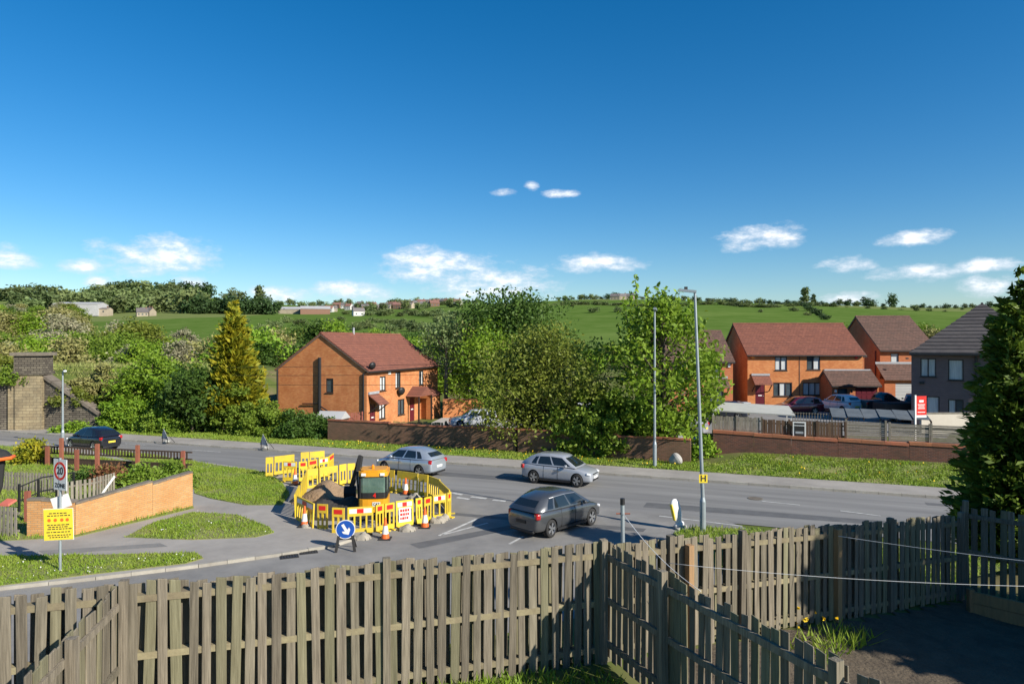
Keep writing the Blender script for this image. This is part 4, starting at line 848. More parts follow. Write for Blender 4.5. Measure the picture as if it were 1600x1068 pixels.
panel_fence('grey-brown board fence on the left end of the red brick wall', RS(1114, 6.3), RS(1190, 6.3), 1.62, .95, 'greywood')
panel_fence('dark brown board fence on the middle of the red brick wall', RS(1191, 6.3), RS(1321, 6.3), 1.52, .95, 'brownwood', posts=4)
panel_fence('pale grey slatted fence panel on the red wall, left of the next', RS(1322, 6.35), RS(1384, 6.35), 1.45, 1.15, 'greywood', 'h', .1, 2)
panel_fence('pale grey slatted fence panel on the red wall below the estate sign', RS(1390, 6.35), RS(1453, 6.35), 1.42, 1.1, 'greywood', 'h', .1, 2)
panel_fence('pale grey slatted fence panel on the red wall beside the conifer', RS(1455, 6.35), RS(1530, 6.35), 1.42, 1.1, 'greywood', 'h', .1, 2)
panel_fence('honey-coloured timber garden fence in front of the left house', PD(616, 47.6), PD(696, 47.0), .1, 1.15, 'yellowwood', 'vertical', .16, 3)
panel_fence('short brown return fence at the end of the honey-coloured fence', PD(697, 47), PD(704, 44.6), .1, 1.2, 'brownwood', 'vertical', .14, 2)
panel_fence('reddish timber fence between the shed and the left house', PD(534, 50), PD(566, 50.5), .1, 1.5, 'redpost', 'vertical', .15, 2)
wall_run('low orange brick garden wall beyond the left house under the slender tree', PD(692, 60), PD(756, 60), 1.7, .22, 'brick_o', z=0)
t = T('garden_shed', 'small timber garden shed with grey felt roof beside the left house', 'shed', PD(520, 49), R(-12))
MB().box(-.9, .9, -.7, .7, 0, 1.35).build('shed_wall', M['darkwood'], t); MB().add([(-1,-.8,1.33),(1,-.8,1.33),(1,.8,1.33),(-1,.8,1.33),(-1,0,1.85),(1,0,1.85)], [(0,1,5,4),(3,4,5,2),(0,4,3),(1,2,5),(0,3,2,1)]).build('shed_roof', M['shedgrey'], t)
t = T('canopy', 'flat pale canopy roof behind the grey-brown board fence', 'canopy', RS(1112, 8.0, 1.0), math.atan2(UD.y, UD.x))
cm_ = MB(); cm_.add([(0,0,1.75),(4.6,0,1.62),(4.3,2.2,1.95),(.6,2.2,2.05),(0,0,1.68),(4.6,0,1.55),(4.3,2.2,1.88),(.6,2.2,1.98)], [(0,1,2,3),(7,6,5,4),(0,4,5,1),(1,5,6,2),(2,6,7,3),(3,7,4,0)]); cm_.build('cover', M['canvas'], t)
for (x, y) in ((.1, .1), (4.4, .1), (4.2, 2.1), (.7, 2.1)): MB().box(x-.03, x+.03, y-.03, y+.03, -.1, 1.6).build('leg', M['white'], t)
t = T('trellis', 'brown lattice trellis behind the dark brown board fence', 'trellis', RS(1238, 8.4, 1.0), math.atan2(UD.y, UD.x))
for i in range(24): MB().bar((i*.15, 0, .75), (i*.15+.0, 0, 1.75), .03, .02).build('slat', M['greywood'], t)
for i in range(5): MB().box(0, 3.5, .022, .04, .8+.22*i, .83+.22*i).build('rail', M['greywood'], t)
t = T('pergola', 'lean-to pergola with grey plastic sheet roof behind the slatted panels', 'pergola', RS(1300, 7.6, 1.0), math.atan2(UD.y, UD.x))
for i in range(6): MB().add([(i*.8,0,1.65+.03*(i % 2)),(i*.8+.78,0,1.62+.05*(i % 2)),(i*.8+.78,1.9,1.95),(i*.8,1.9,1.98),(i*.8,0,1.62+.03*(i % 2)),(i*.8+.78,0,1.59+.05*(i % 2)),(i*.8+.78,1.9,1.92),(i*.8,1.9,1.95)],[(0,1,2,3),(7,6,5,4),(0,4,5,1),(1,5,6,2),(2,6,7,3),(3,7,4,0)]).build('roof_sheet', M['clearroof'], t)
for i in range(7): MB().bar((i*.8-.01, -.1, 1.55), (i*.8-.01, 1.9, 1.88), .05, .08).build('rafter', M['darkwood'], t)
for x in (0, 2.4, 4.8): MB().box(x-.04, x+.04, 0, .08, -.1, 1.55).build('post', M['greywood'], t)
t = T('rendered_wall', 'pale rendered garden wall in front of the dark house', 'wall', PD(1440, 43.2, 1), R(3)); MB().box(0, 3.8, 0, .2, 0, 1.25).build('wall_face', M['beige'], t); MB().box(-.03, 3.83, -.03, .23, 1.253, 1.32).build('coping_stone', M['greywood'], t)
t = T('estate_sign', 'red and white estate agent board on a white post by the dark house', 'sign', RS(1430, 6.9, 1.0), R(10))
MB().box(-.04, .04, -.04, .04, 0, 3.0).build('post', M['white'], t); b_ = MB().box(.045, .66, -.02, .02, 1.95, 2.95).build('board', M['red'], t); MB().box(.045, .66, -.021, .021, 1.82, 1.945).build('strip', M['white'], b_)
def text(s, size, mat, par, loc, rot, name='lettering', bold=0.0, ext=.002):
    cu = bpy.data.curves.new('txt', 'FONT'); cu.body = s; cu.size = size; cu.align_x = 'CENTER'; cu.align_y = 'CENTER'; cu.extrude = ext; cu.offset = bold
    tmp = bpy.data.objects.new('txt', cu); COL.objects.link(tmp); dg = bpy.context.evaluated_depsgraph_get(); me = bpy.data.meshes.new_from_object(tmp.evaluated_get(dg)); bpy.data.objects.remove(tmp)
    me.name = name; me.materials.clear(); o = obj(name, me, mat, par); o.location = loc; o.rotation_euler = rot; return o
for i, (z, w) in enumerate([(2.72, .26), (2.5, .42), (2.4, .36), (2.3, .4), (2.1, .44)]): MB().box(.35-w/2, .35+w/2, -.026, -.021, z-.02-(.08 if i == 0 else 0), z+.02).build('print', M['white'], b_)
t = T('notice_board', 'small white framed poster on the dark brown fence', 'sign', RS(1249, 6.2, 1.5), math.atan2(UD.y, UD.x))
MB().box(-.33, .33, -.06, -.03, -.02, .95).build('frame', M['white'], t); MB().box(-.26, .26, -.066, -.06, .06, .72).build('picture', M['blackmat'], t); MB().box(-.26, .26, -.066, -.06, .77, .88).build('heading', M['ink'], t); MB().box(-.2, .2, -.07, -.066, .3, .42).build('print', M['lead'], t)
for px, d, lb in [(1152, 55, 'dark grey wheelie bin nearest the terraced house corner'), (1164, 54.5, 'dark wheelie bin in front of the other bin')]:
    t = T('wheelie_bin', lb, 'bin', PD(px, d, .93), R(10), 'wheelie bins'); m = MB(); m.add([(-.24,-.28,.06),(.24,-.28,.06),(.24,.28,.06),(-.24,.28,.06),(-.29,-.35,1.0),(.29,-.35,1.0),(.29,.35,1.0),(-.29,.35,1.0)],[(0,3,2,1),(4,5,6,7),(0,1,5,4),(1,2,6,5),(2,3,7,6),(3,0,4,7)]); m.build('body', M['blackmat'], t)
    MB().box(-.31, .31, -.38, .38, 1.0, 1.07).build('lid', M['lead'], t)
    for s_ in (-1, 1): MB().lathe([(.1, -.03), (.1, .03)], 12, 'x', (s_*.24, .28, .1)).build('wheel', M['black'], t)

# railway abutment
ab = PD(48, 52.3); abz = T('stone_abutment', 'sooty stone railway bridge abutment with buff pier and sloping wing wall', 'abutment', (ab.x, ab.y, 0), R(8))
MB().box(-.95, .95, -.35, 1.2, 0, 4.3).build('pier', M['stone_l'], abz); MB().box(-1.1, 1.1, -.45, 1.3, 4.3, 4.55).build('string_course', M['stone'], abz)
MB().box(-1.0, 1.0, -.38, 1.22, 4.55, 5.75).build('pier_top', M['stone'], abz); MB().box(-1.2, 1.2, -.55, 1.4, 5.75, 6.0).build('cap', M['copgrey'], abz)
MB().box(-1.5, -.96, -.2, 1.1, 0, 4.1).build('pilaster', M['stone_l'], abz); MB().box(-1.55, -.97, -.25, 1.1, 4.1, 4.4).build('pilaster_cap', M['stone'], abz)
MB().box(-14, -1.51, 0, 1.0, 0, 3.9).build('side_wall', M['stone'], abz); MB().box(-14, -1.56, -.1, 1.1, 3.9, 4.1).build('parapet', M['copgrey'], abz)
ww = MB(); ww.add([(.96,0,0),(5.4,-.9,0),(5.4,-.9,1.2),(.96,0,4.1),(.96,.8,0),(5.4,-.1,0),(5.4,-.1,1.2),(.96,.8,4.1)],[(0,1,2,3),(7,6,5,4),(0,4,5,1),(1,5,6,2),(2,6,7,3),(3,7,4,0)]); ww.build('wing_wall', M['stone'], abz)
for i in range(6):
    f0, f1 = i/6, (i+1)/6-.01; q = lambda f: Vector((.96+4.44*f, .35-.9*f, 4.17-2.9*f)); MB().bar(q(f0), q(f1), 1.0, .22).build('coping_stone', M['copgrey'], abz)

shrub('ivy_clump', 'ivy and scrub spilling over the stone parapet left of the pier', PD(8, 52.2, 3.7), 2.2, .8, 1.0, 40, 80, .15, 'mid')
shrub('ivy_clump', 'ivy growing over the sloping coping of the wing wall', PD(108, 52.6, 1.9), 1.5, .8, 1.3, 36, 80, .15, 'olive')
shrub('weed', 'weeds at the foot of the stone wing wall', PD(112, 50.6, .1), 1.6, .4, .8, 24, 60, .14, 'bright')
# ------------------------------------------------------------------ corner garden
bw0, bw1, bw2 = P(42, 842), P(118, 840), P(301, 794)
BW = wall_run('orange brick garden wall rising to its end beside the footpath', bw1, bw2, 1.1, .22, 'brick_wall', 'copgrey', name='garden_wall', z=.1, steps=[(0, .62, 1.05, 1.3), (.622, 1, 1.2, 1.36)], cl=.45, coph=.07, oversail=.02)
wall_run('short orange brick wall with pier left of the yellow notice', bw0, bw1-Vector((.02, 0, 0)), 1.2, .23, 'brick_wall', 'copgrey', name='garden_wall', z=.1, steps=[(0, .3, 1.22, 1.22), (.302, 1, 1.2, 1.12)], cl=.45, coph=.07, oversail=.02)
ta, tb = P(58, 724, .1), P(300, 736, .1); t = T('trellis_fence', 'dark stained trellis fence with red-brown posts round the corner garden', 'fence', ta, math.atan2(tb.y-ta.y, tb.x-ta.x)); Lt = (tb-ta).length
for zz in (.35, .62, .98): MB().box(0, Lt, -.03, .03, zz-.035, zz+.035).build('rail', M['darkwood'], t)
me = MB().box(-.045, .045, -.028, -.008, 0, .32).mesh('slat'); me.materials.append(M['darkwood'])
for i in range(int(Lt/.19)): o = obj('slat', me, None, t); o.location = (i*.19+.06, -.024, .645)
for i in range(int(Lt/1.2)): MB().box(i*1.2, i*1.2+1.17, -.015, .015, .03, .33).build('board', M['darkwood'], t)
for px, top, bot in [(74,697,727),(96,684,728),(120,702,735),(152,693,738),(215,695,735),(286,704,738)]:
    a = (px-CX)/F; p = P(px, bot, .1); h = (bot-top)/F*p.y
    o = tag(MB().box(-.08, .08, -.08, .08, -.1, h).build('timber_post', M['redpost']), 'red-brown timber post '+{74:'nearest the golden shrub',96:'tallest, seen behind the twenty sign',120:'short, right of the speed sign',152:'in front of the black car',215:'on the open stretch of trellis',286:'at the hedge end of the trellis'}[px], 'post', 'red-brown posts of the corner garden'); o.location = p
o = tag(MB().box(-.08, .08, -.08, .08, -.1, 1.15).build('timber_post', M['redpost']), 'red-brown timber post above the short brick wall', 'post', 'red-brown posts of the corner garden'); o.location = P(43, 815, .1)
def picket(label, a, b, h, pitch=.16, gate=False):
    t = T('picket_fence', label, 'gate' if gate else 'fence', a, math.atan2(b.y-a.y, b.x-a.x)); L_ = (b-a).length
    me = MB().box(-.05, .05, -.01, .01, 0, h).mesh('picket'); me.materials.append(M['greywood'])
    for i in range(int(L_/pitch)+1): o = obj('picket', me, None, t); o.location = (i*pitch, 0, rnd.uniform(-.02, .02)); o.rotation_euler = (0, rnd.gauss(0, .015), 0)
    for z in (.2*h, .8*h): MB().box(-.05, L_+.05, .012, .045, z-.035, z+.035).build('rail', M['greywood'], t)
    if gate: MB().bar((.15, -.02, .2*h), (L_-.1, -.02, .85*h), .1, .02, (0, 1, 0)).build('brace', M['white'], t)
    return t
picket('grey picket fence inside the corner garden behind the brick wall', P(92, 795, .1), P(150, 785, .1), 1.05)
picket('grey picket gate with white diagonal brace behind the brick wall', P(152, 784, .1), P(181, 775, .1), 1.05, gate=True)
picket('grey picket fence across the back of the corner garden', P(-10, 765, .1), P(95, 770, .1), .85)
picket('grey picket fence at the lower left corner beside the short wall', P(-25, 835, .1), P(27, 838, .1), 1.0)
ra, rb = P(30, 800, .1), P(115, 778, .1); t = T('steps_railing', 'black metal handrail in the corner garden', 'railing', ra, math.atan2(rb.y-ra.y, rb.x-ra.x)); Lr = (rb-ra).length
for z in (.55, 1.1): MB().tube([(0, 0, z-.1), (Lr*.4, 0, z+.08), (Lr, 0, z)], .028, 8).build('rail', M['black'], t)
for i in range(4): MB().box(Lr*i/3-.035, Lr*i/3+.035, -.035, .035, 0, 1.12).build('post', M['black'], t)
for i in range(9): MB().box(Lr*(i+.5)/9-.01, Lr*(i+.5)/9+.01, -.01, .01, .5, 1.05).build('baluster', M['black'], t)
t = T('garden_parasol', 'dark tilted parasol with orange edge at the left edge of the garden', 'parasol', P(-6, 800, .1)); u_ = MB()
u_.lathe([(.02, 2.55), (.35, 2.4), (.62, 2.1), (.6, 2.08), (.02, 2.45)], 8); uo = u_.build('canopy', M['blackmat'], t); MB().lathe([(.62, 2.09), (.64, 2.14), (.6, 2.2)], 8).build('trim', M['orange'], uo)
MB().tube([(0, 0, 0), (0, 0, 2.5)], .03, 8).build('pole', M['darkwood'], t); MB().lathe([(.1, .6), (.22, 1.0), (.3, 2.05), (.1, 2.07)], 8).build('drape', M['blackmat'], t)
o = tag(MB().add([(-.35,0,0),(.35,-.1,0),(.45,.5,.2),(-.2,.6,.25),(-.3,0,.1),(.3,-.05,.12),(.4,.5,.3),(-.2,.55,.35)],[(0,1,2,3),(7,6,5,4),(0,4,5,1),(1,5,6,2),(2,6,7,3),(3,7,4,0)]).build('plastic_slide', mk('faded_coral_plastic', (.5,.13,.09), rough=.5)), 'faded red plastic toy slide at the left edge of the garden', 'toy'); o.location = P(6, 790, .75); o.scale = (.6, .6, .6)

# ------------------------------------------------------------------ signs and lamps
def plate(par, name, x0, x1, z0, z1, mat, y=-.05, th=.006): return MB().box(x0, x1, y-th, y, z0, z1).build(name, M[mat], par)
sp_ = P(94, 891, .1); t = T('sign_post', 'grey post with twenty zone sign, blank white plate and yellow notice', 'sign', sp_, 0)
MB().tube([(0, 0, -.1), (0, 0, 3.3)], .038, 12).build('pole', M['galv'], t)
sg = MB().box(-.3, .3, -.008, .008, 2.37, 3.27).build('zone_sign', M['bwhite'], t); sg.rotation_euler = (0, 0, R(-25)); sg.location = (.03, -.04, 0)
MB().lathe([(.2, -.012), (.27, -.012), (.27, -.008), (.2, -.008), (.2, -.012)], 32, 'y', (0, 0, 2.93), cap=False).build('red_ring', M['red'], sg)
text('20', .3, M['ink'], sg, (0, -.012, 2.93), (R(90), 0, 0), bold=.006); text('ZONE', .17, M['ink'], sg, (0, -.012, 2.5), (R(90), 0, 0), bold=.004)
MB().box(-.305, .305, .009, .013, 2.365, 3.275).build('sign_back', M['lead'], sg)
wp = MB().box(-.26, .26, -.004, .004, -.19, .19).build('white_plate', M['bwhite'], t); wp.location = (.0, .045, 2.0); wp.rotation_euler = (0, R(-18), R(5))
yn = MB().box(-.4, .4, -.006, .006, .92, 1.82).build('yellow_notice', M['syellow'], t); yn.location = (.02, -.05, 0); yn.rotation_euler = (0, R(-1.5), R(6))
MB().box(-.415, .415, .007, .01, .905, 1.835).build('notice_back', M['bwhite'], yn)
for z, w in [(1.7, .5), (1.63, .6), (1.36, .62), (1.3, .55), (1.24, .6), (1.15, .66), (1.06, .6), (1.0, .5)]:
    x = -w/2
    while x < w/2: l_ = rnd.uniform(.04, .1); MB().box(x, x+l_, -.009, -.006, z-.014, z+.014).build('print', M['ink'], yn); x += l_+.025
for x in (-.25, -.08, .1, .25): MB().lathe([(.05, -.009), (.05, -.006)], 8, 'y', (x, 0, 1.5)).build('print', M['orange'], yn)
def lamp(label, base, h, lean=0.0, arm=(-.5, 0), thick=1.4, hyd=False):
    t = T('street_lamp', label, 'street lamp', base); MB().tube([(0, 0, -.1), (0, 0, thick)], .105, 14).build('base_column', M['galv'], t)
    MB().tube([(0, 0, thick), (0, 0, thick+.15), (lean, 0, h)], [.105, .07, .045], 12).build('column', M['galv'], t)
    l_ = MB().bar((lean+.05, 0, h-.02), (lean+arm[0], arm[1], h+.05), .16, .09).build('lantern', M['galv'], t); MB().box(lean+arm[0]*.55-.05, lean+arm[0]*.55+.05, arm[1]*.55-.05, arm[1]*.55+.05, h+.06, h+.16).build('sensor', M['blackmat'], l_)
    if hyd:
        d = MB().box(-.15, .15, -.075, -.07, 1.72, 2.02).build('hydrant_plate', M['syellow'], t); text('H', .3, M['ink'], d, (0, -.078, 1.87), (R(90), 0, 0), bold=.008)
        MB().box(-.12, -.04, -.071, .0, 1.8, 1.95).build('clip', M['galv'], t)
    return t
lamp('tall grey street lamp with yellow hydrant plate, nearest the fence', P(1098, 829, .1), 8.5, -.28, (-.55, .1), 1.05, True)
lamp('grey street lamp on the far verge in front of the bright green tree', RS(1023, 2.7, .12), 8.4, 0, (-.1, -.5), 1.2)
lamp('grey street lamp beside the stone abutment at the left', P(98, 697, .1), 4.8, 0, (.35, -.3), .9)
t = T('traffic_bollard', 'leaning white plastic bollard on the verge beside the near lamp post', 'bollard', P(1062, 822, .1), R(35)); t.rotation_euler = (0, R(-14), R(20))
m = MB(); prof = [(.2,.02),(.2,.12),(.13,.16),(.15,.25),(.19,.4),(.2,.7),(.17,.92),(.1,1.02),(.02,1.05)]; m.lathe(prof, 20)
for i, v in enumerate(m.v): m.v[i] = (v[0], v[1]*.45, v[2])
m.build('shell', M['white'], t, smooth=True); MB().box(-.2, .2, -.16, .16, -.05, .03).build('base', M['concrete'], t); e_ = MB(); e_.lathe([(.155, .3), (.195, .45), (.205, .7), (.175, .9)], 20); e_.v = [(v[0]*.22-.158, v[1]*.4-.004, v[2]) for v in e_.v]; e_.build('yellow_side', M['syellow'], t)
def tri_sign(label, p, rz):
    t = T('roadworks_sign', label, 'sign', p, rz, 'roadworks signs seen from behind'); MB().add([(-.38,0,.28),(.38,0,.28),(0,.1,.98),(-.38,.02,.28),(.38,.02,.28),(0,.12,.98)],[(0,1,2),(5,4,3),(0,3,4,1),(1,4,5,2),(2,5,3,0)]).build('plate', M['lead'], t)
    for s_ in (-1, 1):
        MB().bar((s_*.3, 0, 0), (s_*.2, .05, .6), .04, .03).build('leg', M['blackmat'], t); MB().bar((s_*.3, -.5, 0), (s_*.1, .04, .75), .04, .03).build('leg', M['blackmat'], t)
    sb = bmesh.new(); bmesh.ops.create_icosphere(sb, subdivisions=2, radius=.2); 
    for v in sb.verts: v.co.z = max(-.08, v.co.z*.55)+.08
    sm_ = bpy.data.meshes.new('sandbag'); sb.to_mesh(sm_); sb.free(); o = obj('sandbag', sm_, M['canvas'], t); o.location = (.2, -.3, 0)
tri_sign('triangular roadworks sign seen from behind near the ivy bank', P(258, 692, .11), R(150)); tri_sign('triangular roadworks sign seen from behind opposite the roadworks', P(413, 702, .11), R(150))

# ------------------------------------------------------------------ roadworks
def barrier_mesh(w, h=.98):
    """yellow plastic panel with slots"""
    mb = MB(); nsl = max(2, int(w/.2)); fr = .06; zs0, zs1 = .22, .66; th = .025
    mb.box(0, w, -th, th, .06, zs0); mb.box(0, w, -th, th, zs1, h)
    sw = (w-fr)/nsl
    for i in range(nsl+1): x = i*sw; mb.box(x, x+fr, -th, th, zs0, zs1)
    mb.box(.04, .14, -th, th, 0, .06); mb.box(w-.14, w-.04, -th, th, 0, .06)
    return mb.mesh('panel')
BAR = {}
def barrier(a, b, label, group, strip='red', sign=False):
    a = Vector(a); b = Vector(b); w = round((b-a).length, 2); k = w
    if k not in BAR: BAR[k] = barrier_mesh(w)
    t = T('road_barrier', label, 'barrier', a, math.atan2(b.y-a.y, b.x-a.x), group); t.rotation_euler[0] = rnd.gauss(0, .03); o = obj('panel', BAR[k], M['byellow'], t)
    if strip == 'plain': pass
    elif strip == 'wide':
        MB().box(.06, w-.06, -.032, -.026, .76, .92).build('white_strip', M['bwhite'], t); MB().box(w*.36, w*.62, -.036, -.033, .765, .915).build('red_strip', M['red'], t)
    else: MB().box(.07, w-.07, -.032, -.026, .76, .92).build('red_strip', M['red'], t)
    for s_ in (.09, w-.09): MB().box(s_-.05, s_+.05, -.22, .22, 0, .05).build('foot', M['byellow' if rnd.random() > .4 else 'blackmat'], t)
    if sign:
        q = MB().box(.1, w-.1, -.04, -.034, .2, .72).build('sign_plate', M['bwhite'], t)
        for i, z in enumerate((.62, .48, .34)):
            x = .15
            while x < w-.2: l_ = rnd.uniform(.04, .1); MB().box(x, min(x+l_, w-.14), -.044, -.04, z-.045, z+.045).build('print', M['red'], q); x += l_+.02
    return t
front = [((463,815),(489,829),'wide','shaded on the left corner of the front row'),((496,829),(512,830),'red','narrow, leftmost of the front row'),((519,836),(538,837),'red','narrow, behind the blue arrow sign'),((543,836),(583,833),'wide','wide with white and red strip below the digger'),
  ((587,832),(599,829),'red','narrow, right of the digger plate'),((601,829),(616,826),'red','narrow, behind the middle cone'),((619,825),(646,821),'wide','carrying the red and white notice'),((650,820),(660,818),'red','narrow, right of the notice'),((662,818),(673,815),'red','narrow, behind the right cone'),
  ((676,814),(697,810),'wide','wide, at the right end of the front row'),((698,809.5),(704,807),'red','narrow, last on the right corner')]
for a, b, st, lb in front: barrier(P(*a), P(*b), 'yellow plastic barrier '+lb, 'barriers round the digger', st, 'notice' in lb and 'carrying' in lb)
back = [((462,812),(469,795),'left side, nearer half'),((470,792),(479,768),'left side, farther half'),((480,766),(497,764),'back row, at the left corner'),((499,763),(528,759),'back row, wide above the spoil heap'),((530,758),(541,756),'back row, left of the boom'),((543,756),(555,755),'back row, just behind the boom'),
  ((606,767),(617,768),'back row, right of the digger cab'),((620,769),(652,774),'back row, wide behind the small cone'),((654,775),(668,777),'back row, near the silver car'),((669,778),(686,785),'right side, farther part'),((687,786),(703,804),'right side, nearer part')]
for a, b, lb in back: barrier(P(*b), P(*a), 'yellow plastic barrier on the '+lb, 'barriers round the digger', 'plain')
grp2 = [((415,745),(427,744),'plain','left end'),((428,743),(459,739),'plain','wide, at the back left'),((442,752),(463,753),'wide','with red and white strip, at the front'),((467,753),(480,752),'red','narrow front, right of the cone'),((482,751),(496,748),'red','narrow front, second from the right'),((498,747),(513,744),'wide','front with small white plate'),((514,743),(521,737),'red','right end'),((470,736),(483,735),'plain','narrow at the back'),((484,735),(507,733),'plain','wide at the back right')]
for a, b, st, lb in grp2: barrier(P(*a, .1), P(*b, .1), 'yellow barrier in the smaller group, '+lb, 'barriers of the smaller group', st)
def cone(p, label, h=.75):
    t = T('traffic_cone', label, 'cone', p, 0, 'traffic cones'); s = h/.75; rr = lambda z: (.15-.125*(z/.75))*s
    MB().box(-.2*s, .2*s, -.2*s, .2*s, 0, .05*s).build('base', M['blackmat'], t)
    for nm, z0, z1, mt_ in [('lower_band', .05, .2, 'orange'), ('sleeve', .2, .48, 'bwhite'), ('tip', .48, .75, 'orange')]: MB().lathe([(rr(z0), z0*s), (rr(z1), z1*s)], 16).build(nm, M[mt_], t, smooth=False)
cone(P(602, 842), 'orange and white cone in front of the middle of the barriers'); cone(P(664, 824), 'orange and white cone in front of the right barriers'); cone(P(461, 757, .1), 'orange and white cone beside the smaller barrier group'); cone(P(634, 772), 'orange and white cone inside the back row of barriers'); cone(P(476, 822, .1), 'orange and white cone behind the left corner barrier')
def blob(name, label, p, rx, ry, h, mat, cat='heap', seed=0, n=26, pw=.8):
    mb = MB(); r = random.Random(seed)
    for j in range(n):
        for i in range(n):
            x = -1+2*i/(n-1); y = -1+2*j/(n-1); q = x*x+y*y; z = max(0, 1-q)**pw*h*(1+.25*math.sin(x*5+seed)+.2*math.sin(y*7+x*3))+r.uniform(0, .05)*(q < 1)-.04*(q >= 1); mb.v.append((x*rx, y*ry, z))
    for j in range(n-1):
        for i in range(n-1):
            a = j*n+i
            if (-1+2*(i+.5)/(n-1))**2+(-1+2*(j+.5)/(n-1))**2 < 1.08: mb.f.append((a, a+1, a+n+1, a+n))
    o = mb.build(name, M[mat], smooth=True); o.location = p; return tag(o, label, cat)
blob('spoil_heap', 'sandy brown spoil heap left of the digger inside the barriers', P(512, 784), 1.6, 1.5, .62, 'sand', seed=2); blob('spoil_heap', 'black tarmac spoil heap in front of the sandy heap', P(527, 806), 1.45, 1.15, .62, 'tarsoil', seed=5)
for q, lb in [((436+44,826),'left corner barrier foot'),((566,841),'wide front barrier foot'),((636,828),'notice barrier foot'),((684,815),'right end barrier foot'),((648,778),'back row, inside the ring'),((500,765),'back left, inside the ring'),((690,811),'right corner barrier foot')]:
    blob('sandbag', 'pale sandbag at the '+lb, P(*q, .02), .32, .22, .15, 'sack', 'sandbag', seed=q[0], n=15, pw=.42)
# digger
ex = T('mini_digger', 'yellow mini digger with dark glass cab inside the barrier ring', 'digger', P(585, 809), R(6)); ex.scale = (.92, .92, .97)
MB().box(-.55, .55, -.7, .75, .1, .32).build('undercarriage', M['blackmat'], ex)
for s_ in (-1, 1):
    k_ = MB(); k_.tube([(s_*.5, -.85, .2), (s_*.5, .9, .2)], .2, 12); k_.build('track', M['blackmat'], ex)
def rbox(name, x0, x1, y0, y1, z0, z1, r, mat, par, seg=3):
    me = MB().box(x0, x1, y0, y1, z0, z1).mesh(name); bm = bmesh.new(); bm.from_mesh(me); bmesh.ops.bevel(bm, geom=list(bm.edges), offset=r, segments=seg, affect='EDGES', profile=.5); bm.to_mesh(me); bm.free(); me.polygons.foreach_set('use_smooth', [True]*len(me.polygons)); return obj(name, me, M[mat], par)
rb_ = MB(); pts = [(-.6, .5), (-.6, -.42), (-.55, -.54), (-.42, -.62), (-.2, -.65), (.2, -.65), (.42, -.62), (.55, -.54), (.6, -.42), (.6, .5)]
rb_.prism(pts, .38, .88); bo = rb_.build('engine_cover', M['digger'], ex)
for i in range(5): MB().box(-.4+.17*i, -.3+.17*i, -.66, -.6, .5, .55).build('vent', M['black'], bo)
pl_ = MB().box(-.02, .3, -.672, -.655, .62, .78).build('name_plate', M['bwhite'], bo); text('CAT', .13, M['ink'], pl_, (.14, -.675, .7), (R(90), 0, 0), bold=.004)
cab = MB(); cp = [(-.5*c if abs(c) < 2 else c, y) for c, y in []]
ring = [(-.58, .5), (-.58, -.4), (-.54, -.5), (-.44, -.56), (-.2, -.59), (.2, -.59), (.44, -.56), (.54, -.5), (.58, -.4), (.58, .5)]
MB().prism([(x*.97, y*.97) for x, y in ring], .9, 1.12).build('cab_lower_panel', M['black'], ex)
MB().prism([(x*.95, y*.95) for x, y in ring], 1.125, 1.75).build('cab_glass', mk('cab_glass', (.06,.11,.09), (.13,.2,.16), scale=2.5, rough=.05, spec=.9), ex)
for (x, y) in (ring[0], ring[2], ring[-3], ring[-1]): MB().bar((x*.97, y*.97, .9), (x*.97, y*.97, 1.76), .05, .05).build('cab_pillar', M['black'], ex)
MB().prism([(x*1.04, y*1.06) for x, y in ring], 1.76, 1.95).build('cab_roof', M['digger'], ex); rbox('seat_back', -.2, .2, -.1, .05, 1.0, 1.6, .06, 'black', ex); MB().prism([(x*.9, y*.9) for x, y in ring], 1.952, 2.0).build('roof_top', M['digger'], ex)
MB().lathe([(.06, 1.99), (.06, 2.1), (.03, 2.15)], 12, c=(-.05, -.1, 0)).build('beacon', M['lamp_y'], ex)
for x in (-.38, .38): MB().box(x-.09, x+.09, -.66, -.58, 1.8, 1.9).build('work_lamp', M['bwhite'], ex)
text('4', .24, M['red'], ex, (.06, -.59, 1.02), (R(90), 0, 0), bold=.008)
bmn = MB(); bmn.bar((-.62, .3, .6), (-.78, .95, 1.7), .16, .26); bmn.bar((-.78, .92, 1.6), (-.7, 1.2, 2.3), .15, .22); bmn.build('boom', M['blackmat'], ex); MB().bar((-.7, 1.2, 2.3), (-1.15, 1.5, .9), .12, .18).build('dipper_arm', M['blackmat'], ex); MB().tube([(-.62, .2, 1.0), (-.76, .9, 1.75)], .04, 8).build('hydraulic_ram', M['galv'], ex)
bk = MB(); bk.lathe([(.02, -.25), (.25, -.25), (.25, .25), (.02, .25)], 10, 'x', (-1.2, 1.55, .75)); bk.build('bucket', M['blackmat'], ex); MB().box(-.62, -.57, -.3, -.22, .9, 2.0).build('guard_rail', M['black'], ex)
# blue arrow sign
bp_ = P(535, 861, .012); t = T('arrow_sign', 'round blue sign with white diagonal arrow on a dark folding frame', 'sign', bp_, R(8))
dk = MB().lathe([(.01, -.012), (.31, -.012), (.31, .0), (.01, 0)], 32, 'y', (.1, -.02, .72)).build('disc', M['bwhite'], t); d2 = MB().lathe([(.01, -.016), (.285, -.016), (.285, -.013), (.01, -.013)], 32, 'y', (.1, -.02, .72)).build('blue_face', M['blue'], t)
aw = MB(); ar = [(-.045,.19),(.045,.19),(.045,-.04),(.13,-.0),(.13,-.08),(0,-.2),(-.13,-.08),(-.13,0),(-.045,-.04)]; n_ = len(ar); ca, sa = math.cos(R(30)), math.sin(R(30))
aw.add([(.1+x*ca-z*sa, -.04, .72+x*sa+z*ca) for x, z in ar], [tuple(range(n_))]); aw.build('arrow', M['bwhite'], t, fixn=False)
